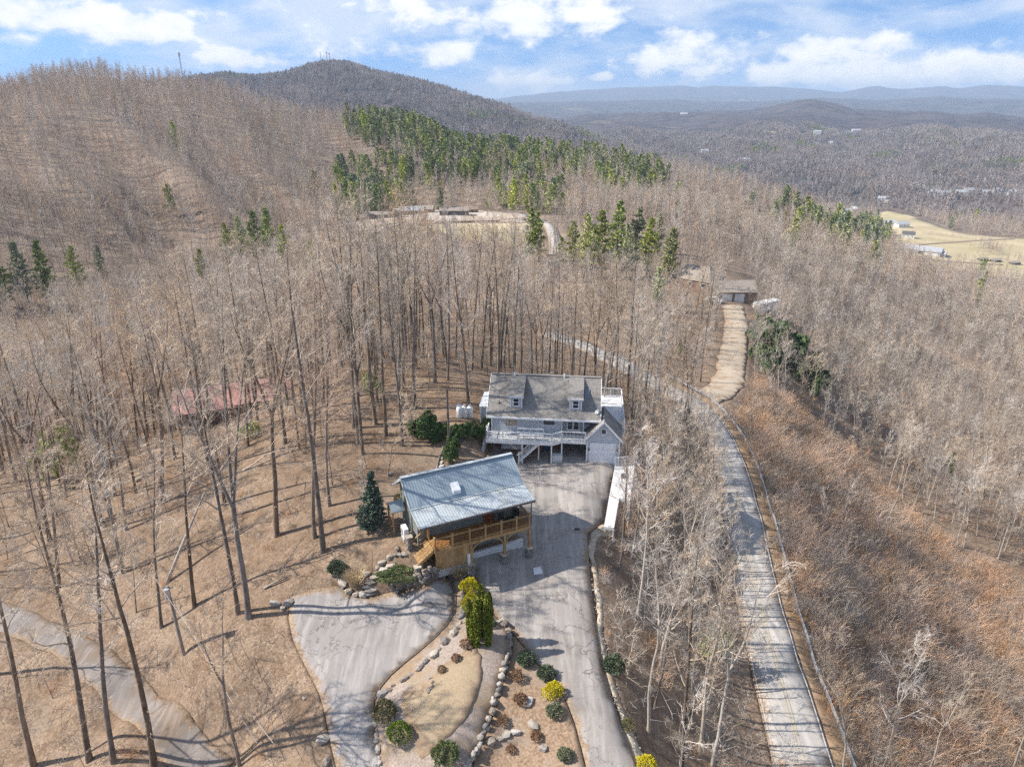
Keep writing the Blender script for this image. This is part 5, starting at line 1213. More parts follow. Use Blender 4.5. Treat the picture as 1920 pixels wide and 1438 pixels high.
for u_ in RU: MB().box(u_ - .11, u_ + .11, .16, .38, 4.3, 4.35).build('post_cap', M_cedar, cabin)
MB().bar((1.28, .27, 4.16), (9.75, .27, 4.16), .16, .07).build('top_rail', M_cedar, cabin); MB().bar((1.28, .27, 3.28), (9.75, .27, 3.28), .08, .07).build('bottom_rail', M_cedar, cabin)
MB().bar((9.72, .27, 4.16), (9.72, 2.3, 4.16), .16, .07).build('top_rail', M_cedar, cabin)
for i in range(75): cbal.bar((1.35 + i * .1125, .27, 3.28), (1.35 + i * .1125, .27, 4.14), .03)
for i in range(18): cbal.bar((9.72, .35 + i * .11, 3.2), (9.72, .35 + i * .11, 4.14), .03)
cbal.build('balusters', pmat('dark_balusters', (.16, .09, .045), (.22, .125, .06), 3), cabin)['kind'] = 'stuff'
for u_, sgn in ((4.35, 1), (7.4, -1), (7.4, 1), (9.72, -1)):     # curved braces
    a_ = [(u_ + sgn * (.1 + .95 * (1 - math.cos(t_))), .27, 1.9 + .9 * math.sin(t_)) for t_ in np.linspace(0, math.pi / 2, 7)]
    MB().tube(a_, .07, 6).build('curved_brace', M_cedar, cabin)
for u_ in (1.3, 9.7): cpost(u_, 1.95 if u_ < 2 else .4, 3.15, EZ, .14, 'porch_post') if u_ < 2 else None
MB().tube([(9.85, .05, EZ), (9.85, .2, 5.3), (9.85, .2, 3.2)], .045, 6).build('downspout', M_black, cabin)
# plank skirting under the left half of the deck
for i in range(20): MB().box(1.26 + i * .153, 1.26 + i * .153 + .145, .245, .29, 1.15, 2.81).build('plank', M_cedar, cabin)
MB().box(1.24, 4.3, .22, .243, 2.0, 2.1).build('skirting_batten', M_cedar, cabin)
MB().box(3.98, 4.2, .1, .24, .1, 2.0).build('white_panel', M_wtrim, cabin)
# low concrete wall and ledge beneath
MB().box(4.3, 9.75, 1.5, 1.75, -.5, .95).build('low_wall', pmat('whitewashed_concrete', (.66, .66, .64), (.78, .78, .76), 2.5, 6, .85, .2, 8), cabin); MB().box(4.3, 9.75, 1.755, 2.35, -.4, .9).build('ledge', M_mulch, cabin)
MB().box(1.26, 4.3, .3, 2.3, .4, 1.1).build('footing', M_conc, cabin)
# door, windows
MB().box(6.35, 7.3, 2.27, 2.36, 3.16, 5.25).build('door', M_redwood, cabin)
for u0, u1, z0, z1 in ((1.9, 3.5, 4.0, 5.05), (4.9, 5.7, 4.4, 5.15), (7.7, 9.1, 4.2, 5.2)): window(cabin, u0, u1, z0, z1, 2.35, M_glass, M_redwood, True, .1)
# stairs at the left end
stp = MB()
for i in range(6): MB().box(1.22 - i * .22 - .26, 1.22 - i * .22, .5, 2.2, 2.98 - i * .17, 3.04 - i * .17).build('stair_tread', M_cedar, cabin)
for w_ in (.47, 2.23): MB().bar((1.24, w_, 2.98), (-.15, w_, 1.95), .06, .28).build('stringer', M_cedar, cabin)
for w_ in (.45, 2.25):
    MB().bar((1.24, w_, 4.1), (-.2, w_, 3.05), .09, .06).build('stair_rail', M_cedar, cabin); MB().bar((1.24, w_, 3.5), (-.2, w_, 2.5), .06, .05).build('stair_rail', M_cedar, cabin)
cpost(1.24, 2.25, 3.1, 4.3, .13, 'rail_post')
# small timbered entry roof at the left gable
eo = MB().prism([(-.9, 4.9, 4.5), (-.9, 5.7, 5.1), (.3, 5.7, 5.1), (.3, 4.9, 4.5)], (0, 0, .09)).prism([(-.9, 6.5, 4.5), (-.9, 5.703, 5.1), (.3, 5.703, 5.1), (.3, 6.5, 4.5)], (0, 0, .09)).build('entry_roof', M_metal, cabin)
MB().prism([(-.84, 5.0, 4.46), (-.84, 5.7, 5.03), (-.84, 6.4, 4.46)], (.06, 0, 0)).build('entry_gable', M_cedar, cabin)
for w_ in (5.05, 6.35): cpost(-.78, w_, 2.0, 4.5, .13, 'entry_post')
MB().box(-.85, .48, 4.9, 6.5, 2.0, 2.35).build('entry_deck', M_cedar_deck, cabin)
# ------------------------------------------------------------------ stones: a few shared shapes
def stone_mesh(seed, mat):
    import bmesh
    bm = bmesh.new(); bmesh.ops.create_icosphere(bm, subdivisions=1, radius=1.0); r = np.random.default_rng(seed)
    k_ = np.array([1, r.uniform(.6, .95), r.uniform(.5, .8)])
    for v in bm.verts:
        p = np.array(v.co); p = np.sign(p) * np.abs(p) ** .72; p = p * k_ * r.uniform(.82, 1.12); v.co = p
    me = bpy.data.meshes.new('stone'); bm.to_mesh(me); bm.free(); me.materials.append(mat); return me
STONES = [stone_mesh(i, M_stone) for i in range(6)]; PALE_STONES = [stone_mesh(20 + i, M_stone_w) for i in range(5)]
def pier(parent, u_, w_, z0, z1, s, name='stone_pier'):
    p = MB().box(u_ - s / 2 + .05, u_ + s / 2 - .05, w_ - s / 2 + .05, w_ + s / 2 - .05, z0, z1 - .06).build(name, M_conc, parent)
    r = np.random.default_rng(int(u_ * 100) % 97 + 3); nz_ = max(3, int((z1 - z0) / .24))
    for k_ in range(nz_):
        for q in range(6):
            a = q * 1.047 + k_ * .5; dx_, dy_ = math.cos(a), math.sin(a); f = s / 2 / max(abs(dx_), abs(dy_))
            link_mesh('stone', STONES[r.integers(0, 6)], p, (u_ + dx_ * f * .92, w_ + dy_ * f * .92, z0 + (k_ + .5) * (z1 - z0 - .1) / nz_), tuple(r.uniform(-.3, .3, 2)) + (a,), (.16, .17, .15))
    MB().box(u_ - s / 2 - .03, u_ + s / 2 + .03, w_ - s / 2 - .03, w_ + s / 2 + .03, z1 - .05, z1 + .03).build('cap_stone', M_stone_w, p)
for u_ in (4.35, 7.4, 9.72): pier(cabin, u_, .27, -.4, .93, .5)
def gate_pier(u_, w_, lab):
    q = cab(u_, w_); z0 = h1(*q) - .1; o = tag(empty('stone_pillar', (*q, z0), CAB_A), lab, 'pillar', 'stone pillars at the cabin stairs')
    p = MB().box(-.17, .17, -.17, .17, 0, 1.2).build('core', M_conc, o); r = np.random.default_rng(int(w_ * 10))
    for k_ in range(6):
        for s_ in range(6):
            a = s_ * 1.047 + k_ * .5; f = .21 / max(abs(math.cos(a)), abs(math.sin(a)))
            link_mesh('stone', STONES[r.integers(0, 6)], o, (math.cos(a) * f * .85, math.sin(a) * f * .85, .1 + k_ * .2), tuple(r.uniform(-.3, .3, 2)) + (a,), (.14, .15, .13))
    MB().box(-.27, .27, -.27, .27, 1.2, 1.28).build('cap_stone', M_stone_w, o)
gate_pier(-.25, .4, 'stone pillar at the near side of the cabin stair foot'); gate_pier(-.25, 2.35, 'stone pillar at the far side of the cabin stair foot')
# ------------------------------------------------------------------ garden plants
def leafm(name, a, b, v=.0): return pmat(name, a, b, 2.5, 4, .75, obj_var=v, coord='obj', spec=.2)
M_gold = leafm('gold_thread_leaves', (.50, .42, .012), (.72, .60, .03)); M_lime = leafm('bright_green_leaves', (.115, .17, .018), (.22, .28, .03))
M_greyg = leafm('grey_green_leaves', (.14, .16, .085), (.26, .27, .16)); M_deep = leafm('deep_green_leaves', (.06, .085, .05), (.14, .175, .10))
M_olive = leafm('olive_brown_leaves', (.13, .12, .05), (.27, .23, .11)); M_rust = leafm('rusty_dead_leaves', (.20, .11, .06), (.32, .19, .105))
M_jun = leafm('juniper_leaves', (.13, .165, .06), (.26, .29, .12)); M_arb = leafm('arborvitae_leaves', (.14, .17, .02), (.28, .30, .05))
M_hedge = leafm('hedge_leaves', (.05, .09, .03), (.13, .185, .06)); M_spruce = leafm('spruce_needles', (.075, .115, .085), (.17, .22, .16))
M_straw = pmat('straw_grass', (.55, .42, .25), (.74, .60, .40), 4, 4, .9, coord='obj'); M_lgreen = leafm('spring_green_leaves', (.26, .30, .08), (.42, .44, .16))
def ball(seed, n, size, squash=.85, lump=.18, tuft=True, asp=.45):
    r = np.random.default_rng(seed); d = r.normal(size=(n, 3)); d[:, 2] = np.abs(d[:, 2]) * 1.1 - .35 * r.random(n); d /= np.linalg.norm(d, axis=1)[:, None]
    rad = (1 + lump * fbm(d[:, 0] * 2.2 + seed, d[:, 1] * 2.2 + d[:, 2] * 2, seed, 2)) * r.uniform(.72, 1.0, n) ** .6
    P = d * rad[:, None] * np.array([1, 1, squash]) + np.array([0, 0, squash * .75])
    return needle_tufts(P, d, size, r, 2) if tuft else leaves_mesh(P, d, size, r, asp)
BALL = {k: np_mesh('ball_' + k, *ball(s, n, sz, sq, lu, tf), m_) for k, s, n, sz, sq, lu, tf, m_ in (
    ('gold', 1, 1300, .17, .92, .40, True, M_gold), ('lime', 2, 1300, .15, .85, .28, True, M_lime), ('grey', 3, 1000, .22, .85, .4, True, M_greyg), ('deep', 4, 1000, .24, .85, .5, True, M_deep),
    ('olive', 5, 650, .22, .95, .35, True, M_olive), ('rust', 6, 380, .26, .9, .4, True, M_rust), ('juniper', 7, 2400, .12, .55, .4, True, M_jun), ('hedge', 8, 1700, .15, 1.0, .6, False, M_hedge), ('spring', 9, 700, .12, 1.1, .5, False, M_lgreen))}
STEM = MB().tube([(0, 0, -.25), (.02, 0, .3), (0, .03, .7)], [.09, .06, .03], 6, False).mesh('stem', M_bark_mid, True)
def shrub(name, kind, px, py, rpx, label, cat='shrub', group=None, sx=1.0, sz=1.0, at=None):
    q = G(px, py) if at is None else np.array([*at, h1(*at)]); dep = project(*q)[2]; rad = rpx * dep / F
    o = empty(name, q, rng.uniform(0, 6.28) if sx == 1 else R(14)); tag(o, label, cat, group)
    link_mesh('foliage', BALL[kind], o, (0, 0, -.05), (0, 0, 0), (rad * sx, rad, rad * sz)); link_mesh('stem', STEM, o, (0, 0, 0), (0, 0, 0), (rad, rad, rad)); return o
shrub('golden_shrub', 'gold', 880, 1108, 17, 'upper bright yellow globe shrub at the tip of the garden island'); shrub('golden_shrub', 'gold', 881, 1138, 16, 'lower bright yellow globe shrub behind the green columns')
shrub('golden_shrub', 'gold', 1036, 1304, 17, 'lone bright yellow shrub at the edge of the drive'); shrub('golden_shrub', 'gold', 1210, 1440, 17, 'yellow shrub below the gravel verge at the lower edge')
shrub('globe_shrub', 'lime', 748, 1384, 22, 'bright green clipped globe near the parking drive'); shrub('globe_shrub', 'juniper', 834, 1426, 24, 'grey-green clipped globe at the lower edge of the island', sz=1.6)
shrub('loose_shrub', 'olive', 722, 1346, 22, 'loose olive-brown shrub behind the bright green globe'); shrub('globe_shrub', 'deep', 631, 1072, 15, 'small dark clipped bush beside the straw grass')
shrub('juniper_mound', 'juniper', 752, 1085, 24, 'low wide juniper mound above the retaining wall', sx=1.75, sz=1.1)
shrub('dark_shrub', 'deep', 985, 1243, 15, 'dark blue-green bush nearest the right garden wall'); shrub('dark_shrub', 'deep', 1023, 1269, 15, 'dark green bush between the yellow shrub and the garden wall')
shrub('grey_shrub', 'grey', 1037, 1340, 15, 'grey-green bush just below the lone yellow shrub'); shrub('grey_shrub', 'grey', 1060, 1423, 14, 'grey-green bush lowest beside the drive')
shrub('dark_shrub', 'deep', 1150, 1256, 19, 'dark green bush on the far side of the gravel verge'); shrub('olive_shrub', 'olive', 1178, 1366, 13, 'olive bush among dead stems by the verge')
shrub('grey_shrub', 'grey', 921, 1172, 9, 'little grey bush at the top of the right garden wall')
for px, py, r_, lab in ((874, 1213, 11, 'rusty dead shrub at the foot of the green columns'), (855, 1238, 9, 'middle of three rusty tufts near the left garden wall'), (829, 1258, 8, 'lowest of three rusty tufts near the left garden wall'), (968, 1272, 12, 'rusty shrub below the blue-green bush'), (975, 1318, 13, 'dead brown shrub beside the pale upright stone'), (942, 1356, 11, 'rusty shrub tucked against the right garden wall'), (958, 1408, 9, 'small rusty tuft below the short stone spur'), (1004, 1385, 11, 'brown dead tuft right of the short stone spur')):
    shrub('dead_shrub', 'rust', px, py, r_, lab, 'shrub', 'rusty dead shrubs in the garden')
# green columns
def column(seed, n, size):
    r = np.random.default_rng(seed); t = r.random(n); a = r.uniform(0, 6.28, n); w_ = np.minimum(1, .45 + t * 1.6) * np.clip((1 - t) * 2.6, 0, 1) ** .6 * r.uniform(.8, 1.0, n)
    P = np.stack([np.cos(a) * w_, np.sin(a) * w_, t], 1); D = np.stack([np.cos(a) * .45, np.sin(a) * .45, np.ones(n)], 1); D /= np.linalg.norm(D, axis=1)[:, None]
    P[:, :2] *= .058; return needle_tufts(P, D, size, r, 2)
COLM = np_mesh('column_foliage', *column(3, 1500, .045), M_arb)
ar = G(896, 1206)
for i, (dx_, dy_, hh) in enumerate(((-.6, .35, 3.7), (.25, .7, 4.6), (.0, -.3, 4.1), (.75, -.15, 4.5), (.85, .8, 3.9), (-.35, -.2, 3.0))):
    x_, y_ = ar[0] + dx_, ar[1] + dy_; o = tag(empty('columnar_evergreen', (x_, y_, h1(x_, y_)), i * 1.3), 'slim green columnar evergreen in the clump on the garden island', 'evergreen', 'clump of green columns')
    link_mesh('foliage', COLM, o, (0, 0, 0), (0, 0, 0), (hh, hh, hh)); link_mesh('stem', STEM, o, (0, 0, 0), (0, 0, 0), (.8, .8, 1.2))
# spruce by the cabin
sp = make_proto('spruce', pine_tree(77, 6.2, .12, .04, .30, .26, 9, .30, 7, .12, .22, 1.0, .22), M_pine_trunk, M_spruce)
q = G(699, 992); tree_at('spruce_tree', sp, q[0], q[1], .9, .4, 'dense blue-green spruce beside the cabin', 'spruce')
# dark hedges and rhododendrons left of the house
for (px, py, r_, sx, sz, lab) in ((800, 822, 24, 1.0, 1.1, 'large dark rhododendron left of the lamp post'), (783, 815, 17, 1, 1.0, 'smaller dark rhododendron at the edge of the woods'), (828, 818, 15, 1, 1, 'dark rhododendron touching the lamp post'), (818, 828, 10, 1, .8, 'low pale-tipped rhododendron before the dark bank'),
      (845, 868, 13, 1, 1.5, 'front dark hedge cone beside the lamp post foot'), (850, 846, 12, 1, 1.4, 'second dark hedge cone behind the lamp post foot'), (858, 826, 14, 1, 1.3, 'dark hedge clump below the white tanks'), (880, 822, 15, 1, 1.2, 'wide dark hedge clump between tanks and house'), (900, 822, 12, 1, 1.2, 'dark hedge clump beside the deck corner'), (912, 808, 10, 1, 1.7, 'upright dark conifer at the deck corner')):
    shrub('dark_hedge', 'hedge', px, py, r_, lab, 'hedge', 'dark evergreen planting beside the house', sx, sz)
shrub('low_shrub', 'olive', 748, 940, 9, 'small round bush near the cabin entry')
# wild evergreen undergrowth right of the gravel drive
for i, (px, py, r_) in enumerate(((1430, 650, 26), (1455, 668, 30), (1480, 690, 30), (1440, 700, 22), (1505, 715, 26), (1420, 680, 18), (1535, 745, 22))):
    shrub('laurel_thicket', 'hedge', px, py, r_, 'dark laurel thicket under the pale trees beyond the gravel drive', 'thicket', 'laurel thickets by the gravel drive', 1, 1.2)
shrub('spring_bush', 'spring', 120, 905, 42, 'yellow-green bush in the far left woods', sz=1.3); shrub('spring_bush', 'spring', 470, 822, 18, 'yellow-green bush beside the red roof'); shrub('spring_bush', 'spring', 700, 748, 17, 'yellow-green bush in the stand behind the clearing', sz=1.6); shrub('spring_bush', 'spring', 1335, 1235, 26, 'pale green bush among trunks beside the road', sz=1.4)
# straw grasses
def grass_clump(seed, n, h, w):
    r = np.random.default_rng(seed); S = Segs()
    for i in range(n):
        a = r.uniform(0, 6.28); p = np.array([math.cos(a), math.sin(a), 0]) * r.random() * w; d = norm(np.array([math.cos(a) * .35, math.sin(a) * .35, 1.]) + r.normal(size=3) * .15)
        grow(S, p, d, h * r.uniform(.6, 1.1), .016, .006, 3, 2, r, .08, -.12)
    return S.arrays()
GRM = np_mesh('straw_blades', *grass_clump(4, 420, 1.5, .35), M_straw)
for px, py, s_, lab in ((668, 1098, 1.05, 'tan ornamental grass beside the stone steps'), (861, 1082, 1.05, 'tall tan ornamental grass before the cabin post'), (656, 1090, .6, 'short straw tuft behind the pale boulders')):
    q = G(px, py); tag(link_mesh('ornamental_grass', GRM, None, q, (0, 0, px), (s_, s_, s_ * 1.15)), label=lab, cat='grass')
# ------------------------------------------------------------------ stones and walls
def stone_line(name, pts, label, sizes, courses=1, pale=.35, lift=.1, step=None, seed=1, stack=.3):
    r = np.random.default_rng(seed); P = np.array([G(*p)[:2] for p in pts]); root = empty(name, (*P[0], h1(*P[0]))); tag(root, label, 'stone wall')
    for c in range(courses):
        i = 0; seg = P[0].copy(); d = r.random() * .2
        while i < len(P) - 1:
            L = np.linalg.norm(P[i + 1] - P[i])
            if d > L: d -= L; i += 1; continue
            s = r.uniform(*sizes); p = P[i] + (P[i + 1] - P[i]) * d / L; t = math.atan2(*(P[i + 1] - P[i])[::-1])
            z = h1(*p) + lift * s + c * stack
            link_mesh('stone', (PALE_STONES if r.random() < pale else STONES)[r.integers(0, 5)], root, (p[0] - P[0][0] + r.normal() * .06, p[1] - P[0][1] + r.normal() * .06, z - root.location.z), (r.normal() * .2, r.normal() * .2, t + r.normal() * .3), (s, s * r.uniform(.75, 1), s * r.uniform(.7, 1.1)))
            d += s * 1.75
    return root
stone_line('garden_wall', [(864, 1088), (868, 1120), (867, 1150), (858, 1180), (838, 1200), (815, 1226), (795, 1246), (770, 1266), (745, 1282), (722, 1298), (708, 1312)], 'curved border of mixed boulders between parking pad and garden', (.22, .5), 1, .45, .25, seed=2)
stone_line('garden_edging', [(702, 1335), (704, 1365), (710, 1395), (714, 1430), (718, 1460)], 'line of small pale stones along the parking drive edge', (.14, .36), 1, .9, .2, seed=3)
stone_line('garden_wall', [(943, 1168), (955, 1190), (958, 1212), (950, 1238), (943, 1264), (936, 1290), (928, 1314), (920, 1342), (911, 1370), (897, 1400), (883, 1428), (868, 1455)], 'dry-stone garden wall along the right side of the island', (.16, .32), 2, .4, .1, seed=4, stack=.28)
stone_line('garden_wall', [(915, 1394), (935, 1387), (955, 1378), (985, 1370)], 'short stone spur running off the right garden wall', (.25, .42), 1, .6, .4, seed=5)
stone_line('retaining_wall', [(735, 1108), (765, 1102), (795, 1094), (820, 1084), (842, 1072), (858, 1066)], 'dark stacked-stone retaining wall under the juniper mound', (.16, .28), 5, .1, .3, seed=6, stack=.22)
stone_line('boulder_border', [(642, 1092), (652, 1108), (668, 1117), (682, 1116)], 'pale boulders at the foot of the stone steps', (.34, .55), 1, .9, .3, seed=7)
stone_line('boulder_border', [(690, 1078), (705, 1066), (722, 1052), (742, 1040), (768, 1042)], 'ragged line of rocks above the stone steps', (.2, .4), 1, .5, .3, seed=8)
steps = tag(empty('stone_steps', G(692, 1112)), 'rough stone steps climbing from the parking pad to the cabin', 'steps')
for i, (px, py) in enumerate(((692, 1113), (697, 1105), (693, 1098), (697, 1090), (706, 1081), (714, 1073), (724, 1066), (737, 1059))):
    q = G(px, py); link_mesh('step_stone', PALE_STONES[i % 5], steps, (q[0] - steps.location.x, q[1] - steps.location.y, q[2] - steps.location.z + .02), (0, 0, .25 + .1 * (i % 3)), (.62, .42, .16))
for i, (px, py, s_, lab) in enumerate(((516, 1134, .55, 'left boulder of the heart-shaped pair at the pad corner'), (541, 1132, .5, 'right boulder of the heart-shaped pair at the pad corner'), (530, 1141, .38, 'small rock in front of the heart-shaped pair'), (628, 1078, .45, 'dark rock under the small clipped bush'), (993, 1318, .42, 'pale upright stone in the planting strip'), (1000, 1362, .5, 'flat white slab at the end of the stone spur'), (606, 1388, .5, 'grey rock on the bank left of the parking drive'), (612, 1430, .5, 'lower grey rock on the bank left of the parking drive'), (570, 1310, .25, 'small rock on the leafy bank'), (935, 1167, .3, 'white stone at the edge of the drive'), (1019, 1212, .16, 'small white stone lying on the drive edge'), (790, 1060, .3, 'dark rock beside the near stone pillar'), (732, 890, .35, 'rock in the leaves behind the cabin entry'), (745, 1030, .4, 'rock beside the path to the cabin stairs'), (1018, 1404, .35, 'brown rock beside the lowest grey bush'))):
    q = G(px, py); tag(link_mesh('boulder', (PALE_STONES if i in (0, 1, 4, 5, 6, 9, 10) else STONES)[i % 5], None, (q[0], q[1], q[2] + s_ * .25), (.1, .2, i * 1.1), (s_, s_ * .85, s_ * .8)), lab, 'boulder')
pth = tag(empty('garden_path', G(826, 880)), 'short curved path of flat stones beside the dark hedge', 'path')
for i, (px, py) in enumerate(((826, 882), (826, 874), (828, 866), (830, 858), (833, 850), (837, 842))):
    q = G(px, py); link_mesh('step_stone', PALE_STONES[i % 5], pth, np.array(q) - np.array(pth.location) + [0, 0, .02], (0, 0, i * .7), (.42, .34, .1))
ped = tag(MB().tube([np.array(G(*p)) + [0, 0, .08] for p in ((818, 884), (820, 872), (823, 860), (828, 848), (830, 838))], .09, 5).build('log_edging', M_bark_mid), 'curved brown edging left of the flat-stone path', 'edging')
rim_ = np.array(VERGE_P); x5, y5 = jitter(rim_[:, 0].min() - 1, rim_[:, 0].max() + 1, rim_[:, 1].min(), rim_[:, 1].max(), .22); k = in_poly(x5 + rng.normal(0, .15, len(x5)), y5 + rng.normal(0, .15, len(y5)), rim_) & (rng.random(len(x5)) < .5); x5, y5 = x5[k], y5[k]; n = len(x5)
mass('verge_stones', PALE_STONES, np.stack([x5, y5, hgrid(x5, y5) + .02], 1), rng.uniform(.03, .10, n), rng.uniform(0, 6.28, n), rng.integers(0, 5, n), 'loose pale stones of the gravel verge', .4)
# dark pavers on the island
pv = tag(empty('paver_row', G(810, 1290)), 'short row of small brown stones across the dormant lawn', 'pavers')
for i, (px, py) in enumerate(((807, 1272), (811, 1280), (811, 1287), (808, 1292), (803, 1299), (806, 1293))):
    q = G(px, py); link_mesh('stone', STONES[i % 6], pv, np.array(q) - np.array(pv.location) + [0, 0, .1], (0, 0, i), (.16, .14, .1))
# kerb line of the pad
kb = MB(); PK = [G(*p) for p in ((838, 1076), (847, 1092), (854, 1118), (853, 1148), (839, 1172), (816, 1196), (786, 1222), (756, 1246), (731, 1268), (713, 1290), (704, 1312))]
for a_, b_ in zip(PK, PK[1:]): kb.bar((a_[0], a_[1], a_[2] + .06), (b_[0], b_[1], b_[2] + .05), .08, .14)
tag(kb.build('kerb', M_kerbline), kind='structure')
# drain on the drive
dr = tag(empty('drain_cover', G(1082, 994)), 'square drain grate set in the apron', 'drain'); MB().box(-.4, .4, -.35, .35, .0, .1).build('frame', M_conc, dr); MB().box(-.24, .24, -.2, .2, .1, .125).build('grate', M_dark, dr)
pt = G(1010, 1072); tag(MB().prism([(pt[0] - .4, pt[1] - .5, pt[2] + .075), (pt[0] + .35, pt[1] - .35, pt[2] + .075), (pt[0] + .2, pt[1] + .6, pt[2] + .075), (pt[0] - .45, pt[1] + .45, pt[2] + .075)], (0, 0, .02)).build('concrete_slab', M_wboard), 'small pale slab set in the drive below the cabin', 'slab')
# ------------------------------------------------------------------ poles, tanks, ramp
q = G(345, 1228); pole = tag(empty('utility_pole', q), 'short grey utility pole with a pale can on top', 'utility pole')
HP = 6.8; MB().tube([(0, 0, -.5), (-.05, 0, HP * .5), (-.12, 0, HP)], [.15, .13, .11], 8).build('pole', M_pole, pole)
MB().tube([(-.12, -.25, HP - .9), (-.12, -.25, HP - .1)], .2, 10).build('can', M_galv, pole); MB().bar((-.5, 0, HP - .1), (.3, 0, HP - .1), .09).build('crossarm', M_pole, pole)
M_wire = pmat('pale_wire', (.55, .48, .42), (.62, .55, .48), 3)
for i, (a_, b_, lab) in enumerate((((-.45, 0, HP + 1.0), (520, 1438), 'upper of two pale wires running down from the utility pole'), ((.1, 0, HP - 1.2), (490, 1438), 'lower of two pale wires running down from the utility pole'))):
    e_ = G(*b_); e_[2] += 2.2; s_ = np.array(q) + np.array(a_) + np.array([-.6 if i == 0 else 0, 0, 0]); pts = [s_ * (1 - t) + e_ * t - np.array([0, 0, 1.2 * t * (1 - t)]) for t in np.linspace(0, 1, 12)]
    tag(MB().tube(pts, .018, 4).build('wire', M_wire), lab, 'wire', 'wires at the utility pole')
q = np.array([-6.5, 65.7]); q = np.array([*q, h1(*q)]); lp = tag(empty('lamp_post', q), 'tall dark lamp post with a white arm beside the hedge', 'lamp post')
HL = 9.9 - q[2]; MB().tube([(0, 0, -.4), (0, 0, HL)], [.13, .09], 8).build('pole', pmat('dark_pole', (.10, .08, .065), (.17, .14, .115), 4), lp); MB().tube([(.12, -.03, 0), (.1, -.03, HL - 2)], .025, 5).build('conduit', M_galv, lp)
MB().tube([(.08, 0, HL - 2.2), (.4, 0, HL - 1.85), (.9, 0, HL - 1.8)], .035, 6).build('arm', M_galv, lp); MB().tube([(.85, 0, HL - 1.8), (1.1, 0, HL - 1.78), (1.45, 0, HL - 1.85)], [.06, .13, .05], 8).build('lamp_head', M_wtrim, lp)
for i, (x_, y_) in enumerate(((-5.9, 72.6), (-5.35, 72.9), (-4.75, 73.3))):
    t_ = tag(empty('gas_tank', (x_, y_, h1(x_, y_))), ('leftmost of three white upright gas tanks above the hedge', 'middle of three white upright gas tanks above the hedge', 'rightmost of three white upright gas tanks above the hedge')[i], 'gas tank', 'white gas tanks')
    MB().tube([(0, 0, 0), (0, 0, .08), (0, 0, 1.15), (0, 0, 1.32), (0, 0, 1.4)], [.30, .33, .33, .24, .08], 12).build('tank', M_wtrim, t_, True); MB().tube([(0, 0, 1.36), (0, 0, 1.55)], .14, 8).build('valve_collar', M_galv, t_)
hp = tag(empty('heat_pump', (*cab(-.25, 3.5), h1(*cab(-.25, 3.5)) + .3), CAB_A), 'white heat pump unit at the cabin gable end', 'heat pump'); MB().box(-.2, .2, -.45, .45, 0, .95).build('case', M_wtrim, hp); MB().tube([(-.205, .05, .5), (-.23, .05, .5)], .32, 14).build('fan_grille', M_galv, hp); MB().box(-.22, .22, -.4, .4, -.35, -.01).build('stand', M_galv, hp)
for i, (u_, w_) in enumerate(((7.75, 1.35), (9.0, 1.5))):
    c_ = tag(empty('porch_chair', (*cab(u_, w_), 3.16), CAB_A + (.3, -.5)[i]), ('dark porch chair beside the cabin door', 'dark porch chair in the far corner of the cabin deck')[i], 'chair', 'chairs on the cabin deck')
    MB().box(-.3, .3, -.3, .3, .38, .46).build('seat', M_black, c_); MB().bar((-.3, .28, .7), (.3, .28, .7), .06, .65).build('backrest', M_black, c_)
    for a_ in (-.27, .27):
        for b_ in (-.27, .27): MB().box(a_ - .025, a_ + .025, b_ - .025, b_ + .025, 0, .38).build('leg', M_black, c_)
pt_ = tag(empty('porch_table', (*cab(8.4, 1.3), 3.16), CAB_A), 'small dark table between the porch chairs', 'table'); MB().tube([(0, 0, .42), (0, 0, .46)], .32, 12).build('top', M_black, pt_); MB().tube([(0, 0, 0), (0, 0, .42)], .04, 6).build('leg', M_black, pt_)
# white ramp deck beside the garage
RP = [W(*p, 1.02)[:2] for p in ((1153, 873), (1190, 869), (1181, 937), (1161, 934), (1151, 982), (1133, 980))]
ramp = tag(empty('ramp_deck', (*RP[0], 0)), 'white board platform and ramp beside the garage', 'ramp'); o_ = np.array(RP[0])
wide = [RP[0] - o_, RP[1] - o_, RP[2] - o_, RP[0] - o_ + (RP[5] - RP[0]) * .56]; nar = [RP[3] - o_, RP[4] - o_, RP[5] - o_, RP[0] - o_ + (RP[5] - RP[0]) * .56]
def boards(Q, n, z0, z1):
    m_ = MB()
    for i in range(n):
        a, b = i / n, (i + .93) / n; f = lambda t: (Q[0] * (1 - t) + Q[3] * t, Q[1] * (1 - t) + Q[2] * t); (p0, p1), (p3, p2) = f(a), f(b); z_ = z0 + (z1 - z0) * a
        m_.prism([(*p0, z_), (*p1, z_), (*p2, z_), (*p3, z_)], (0, 0, -.05))
    return m_
boards(wide, 30, 1.02, 1.02).build('platform_boards', M_wboard, ramp)['kind'] = 'stuff'
boards([nar[3], nar[0], nar[1], nar[2]], 24, 1.025, .62).build('ramp_boards', M_wboard, ramp)['kind'] = 'stuff'
for a_, b_, z_ in ((wide[1], wide[2], .86), (wide[2], RP[3] - o_, .86), (wide[0], wide[1], .86)): MB().bar((*a_, z_), (*b_, z_), .06, .28).build('rim_board', M_wtrim, ramp)
MB().bar((*nar[0], .84), (*nar[1], .5), .06, .26).bar((*nar[1], .5), (*nar[2], .5), .06, .26).build('rim_board', M_wtrim, ramp)
for p in (wide[1], wide[2], (wide[1] + wide[2]) / 2, nar[1]): MB().bar((*p, -4.5), (*p, .72 if p is not nar[1] else .4), .12).build('post', M_wtrim, ramp)
br = MB(); a_, b_ = wide[0], wide[1]; br.bar((*a_, 1.95), (*b_, 1.95), .08, .06).bar((*a_, 1.15), (*b_, 1.15), .06, .06)
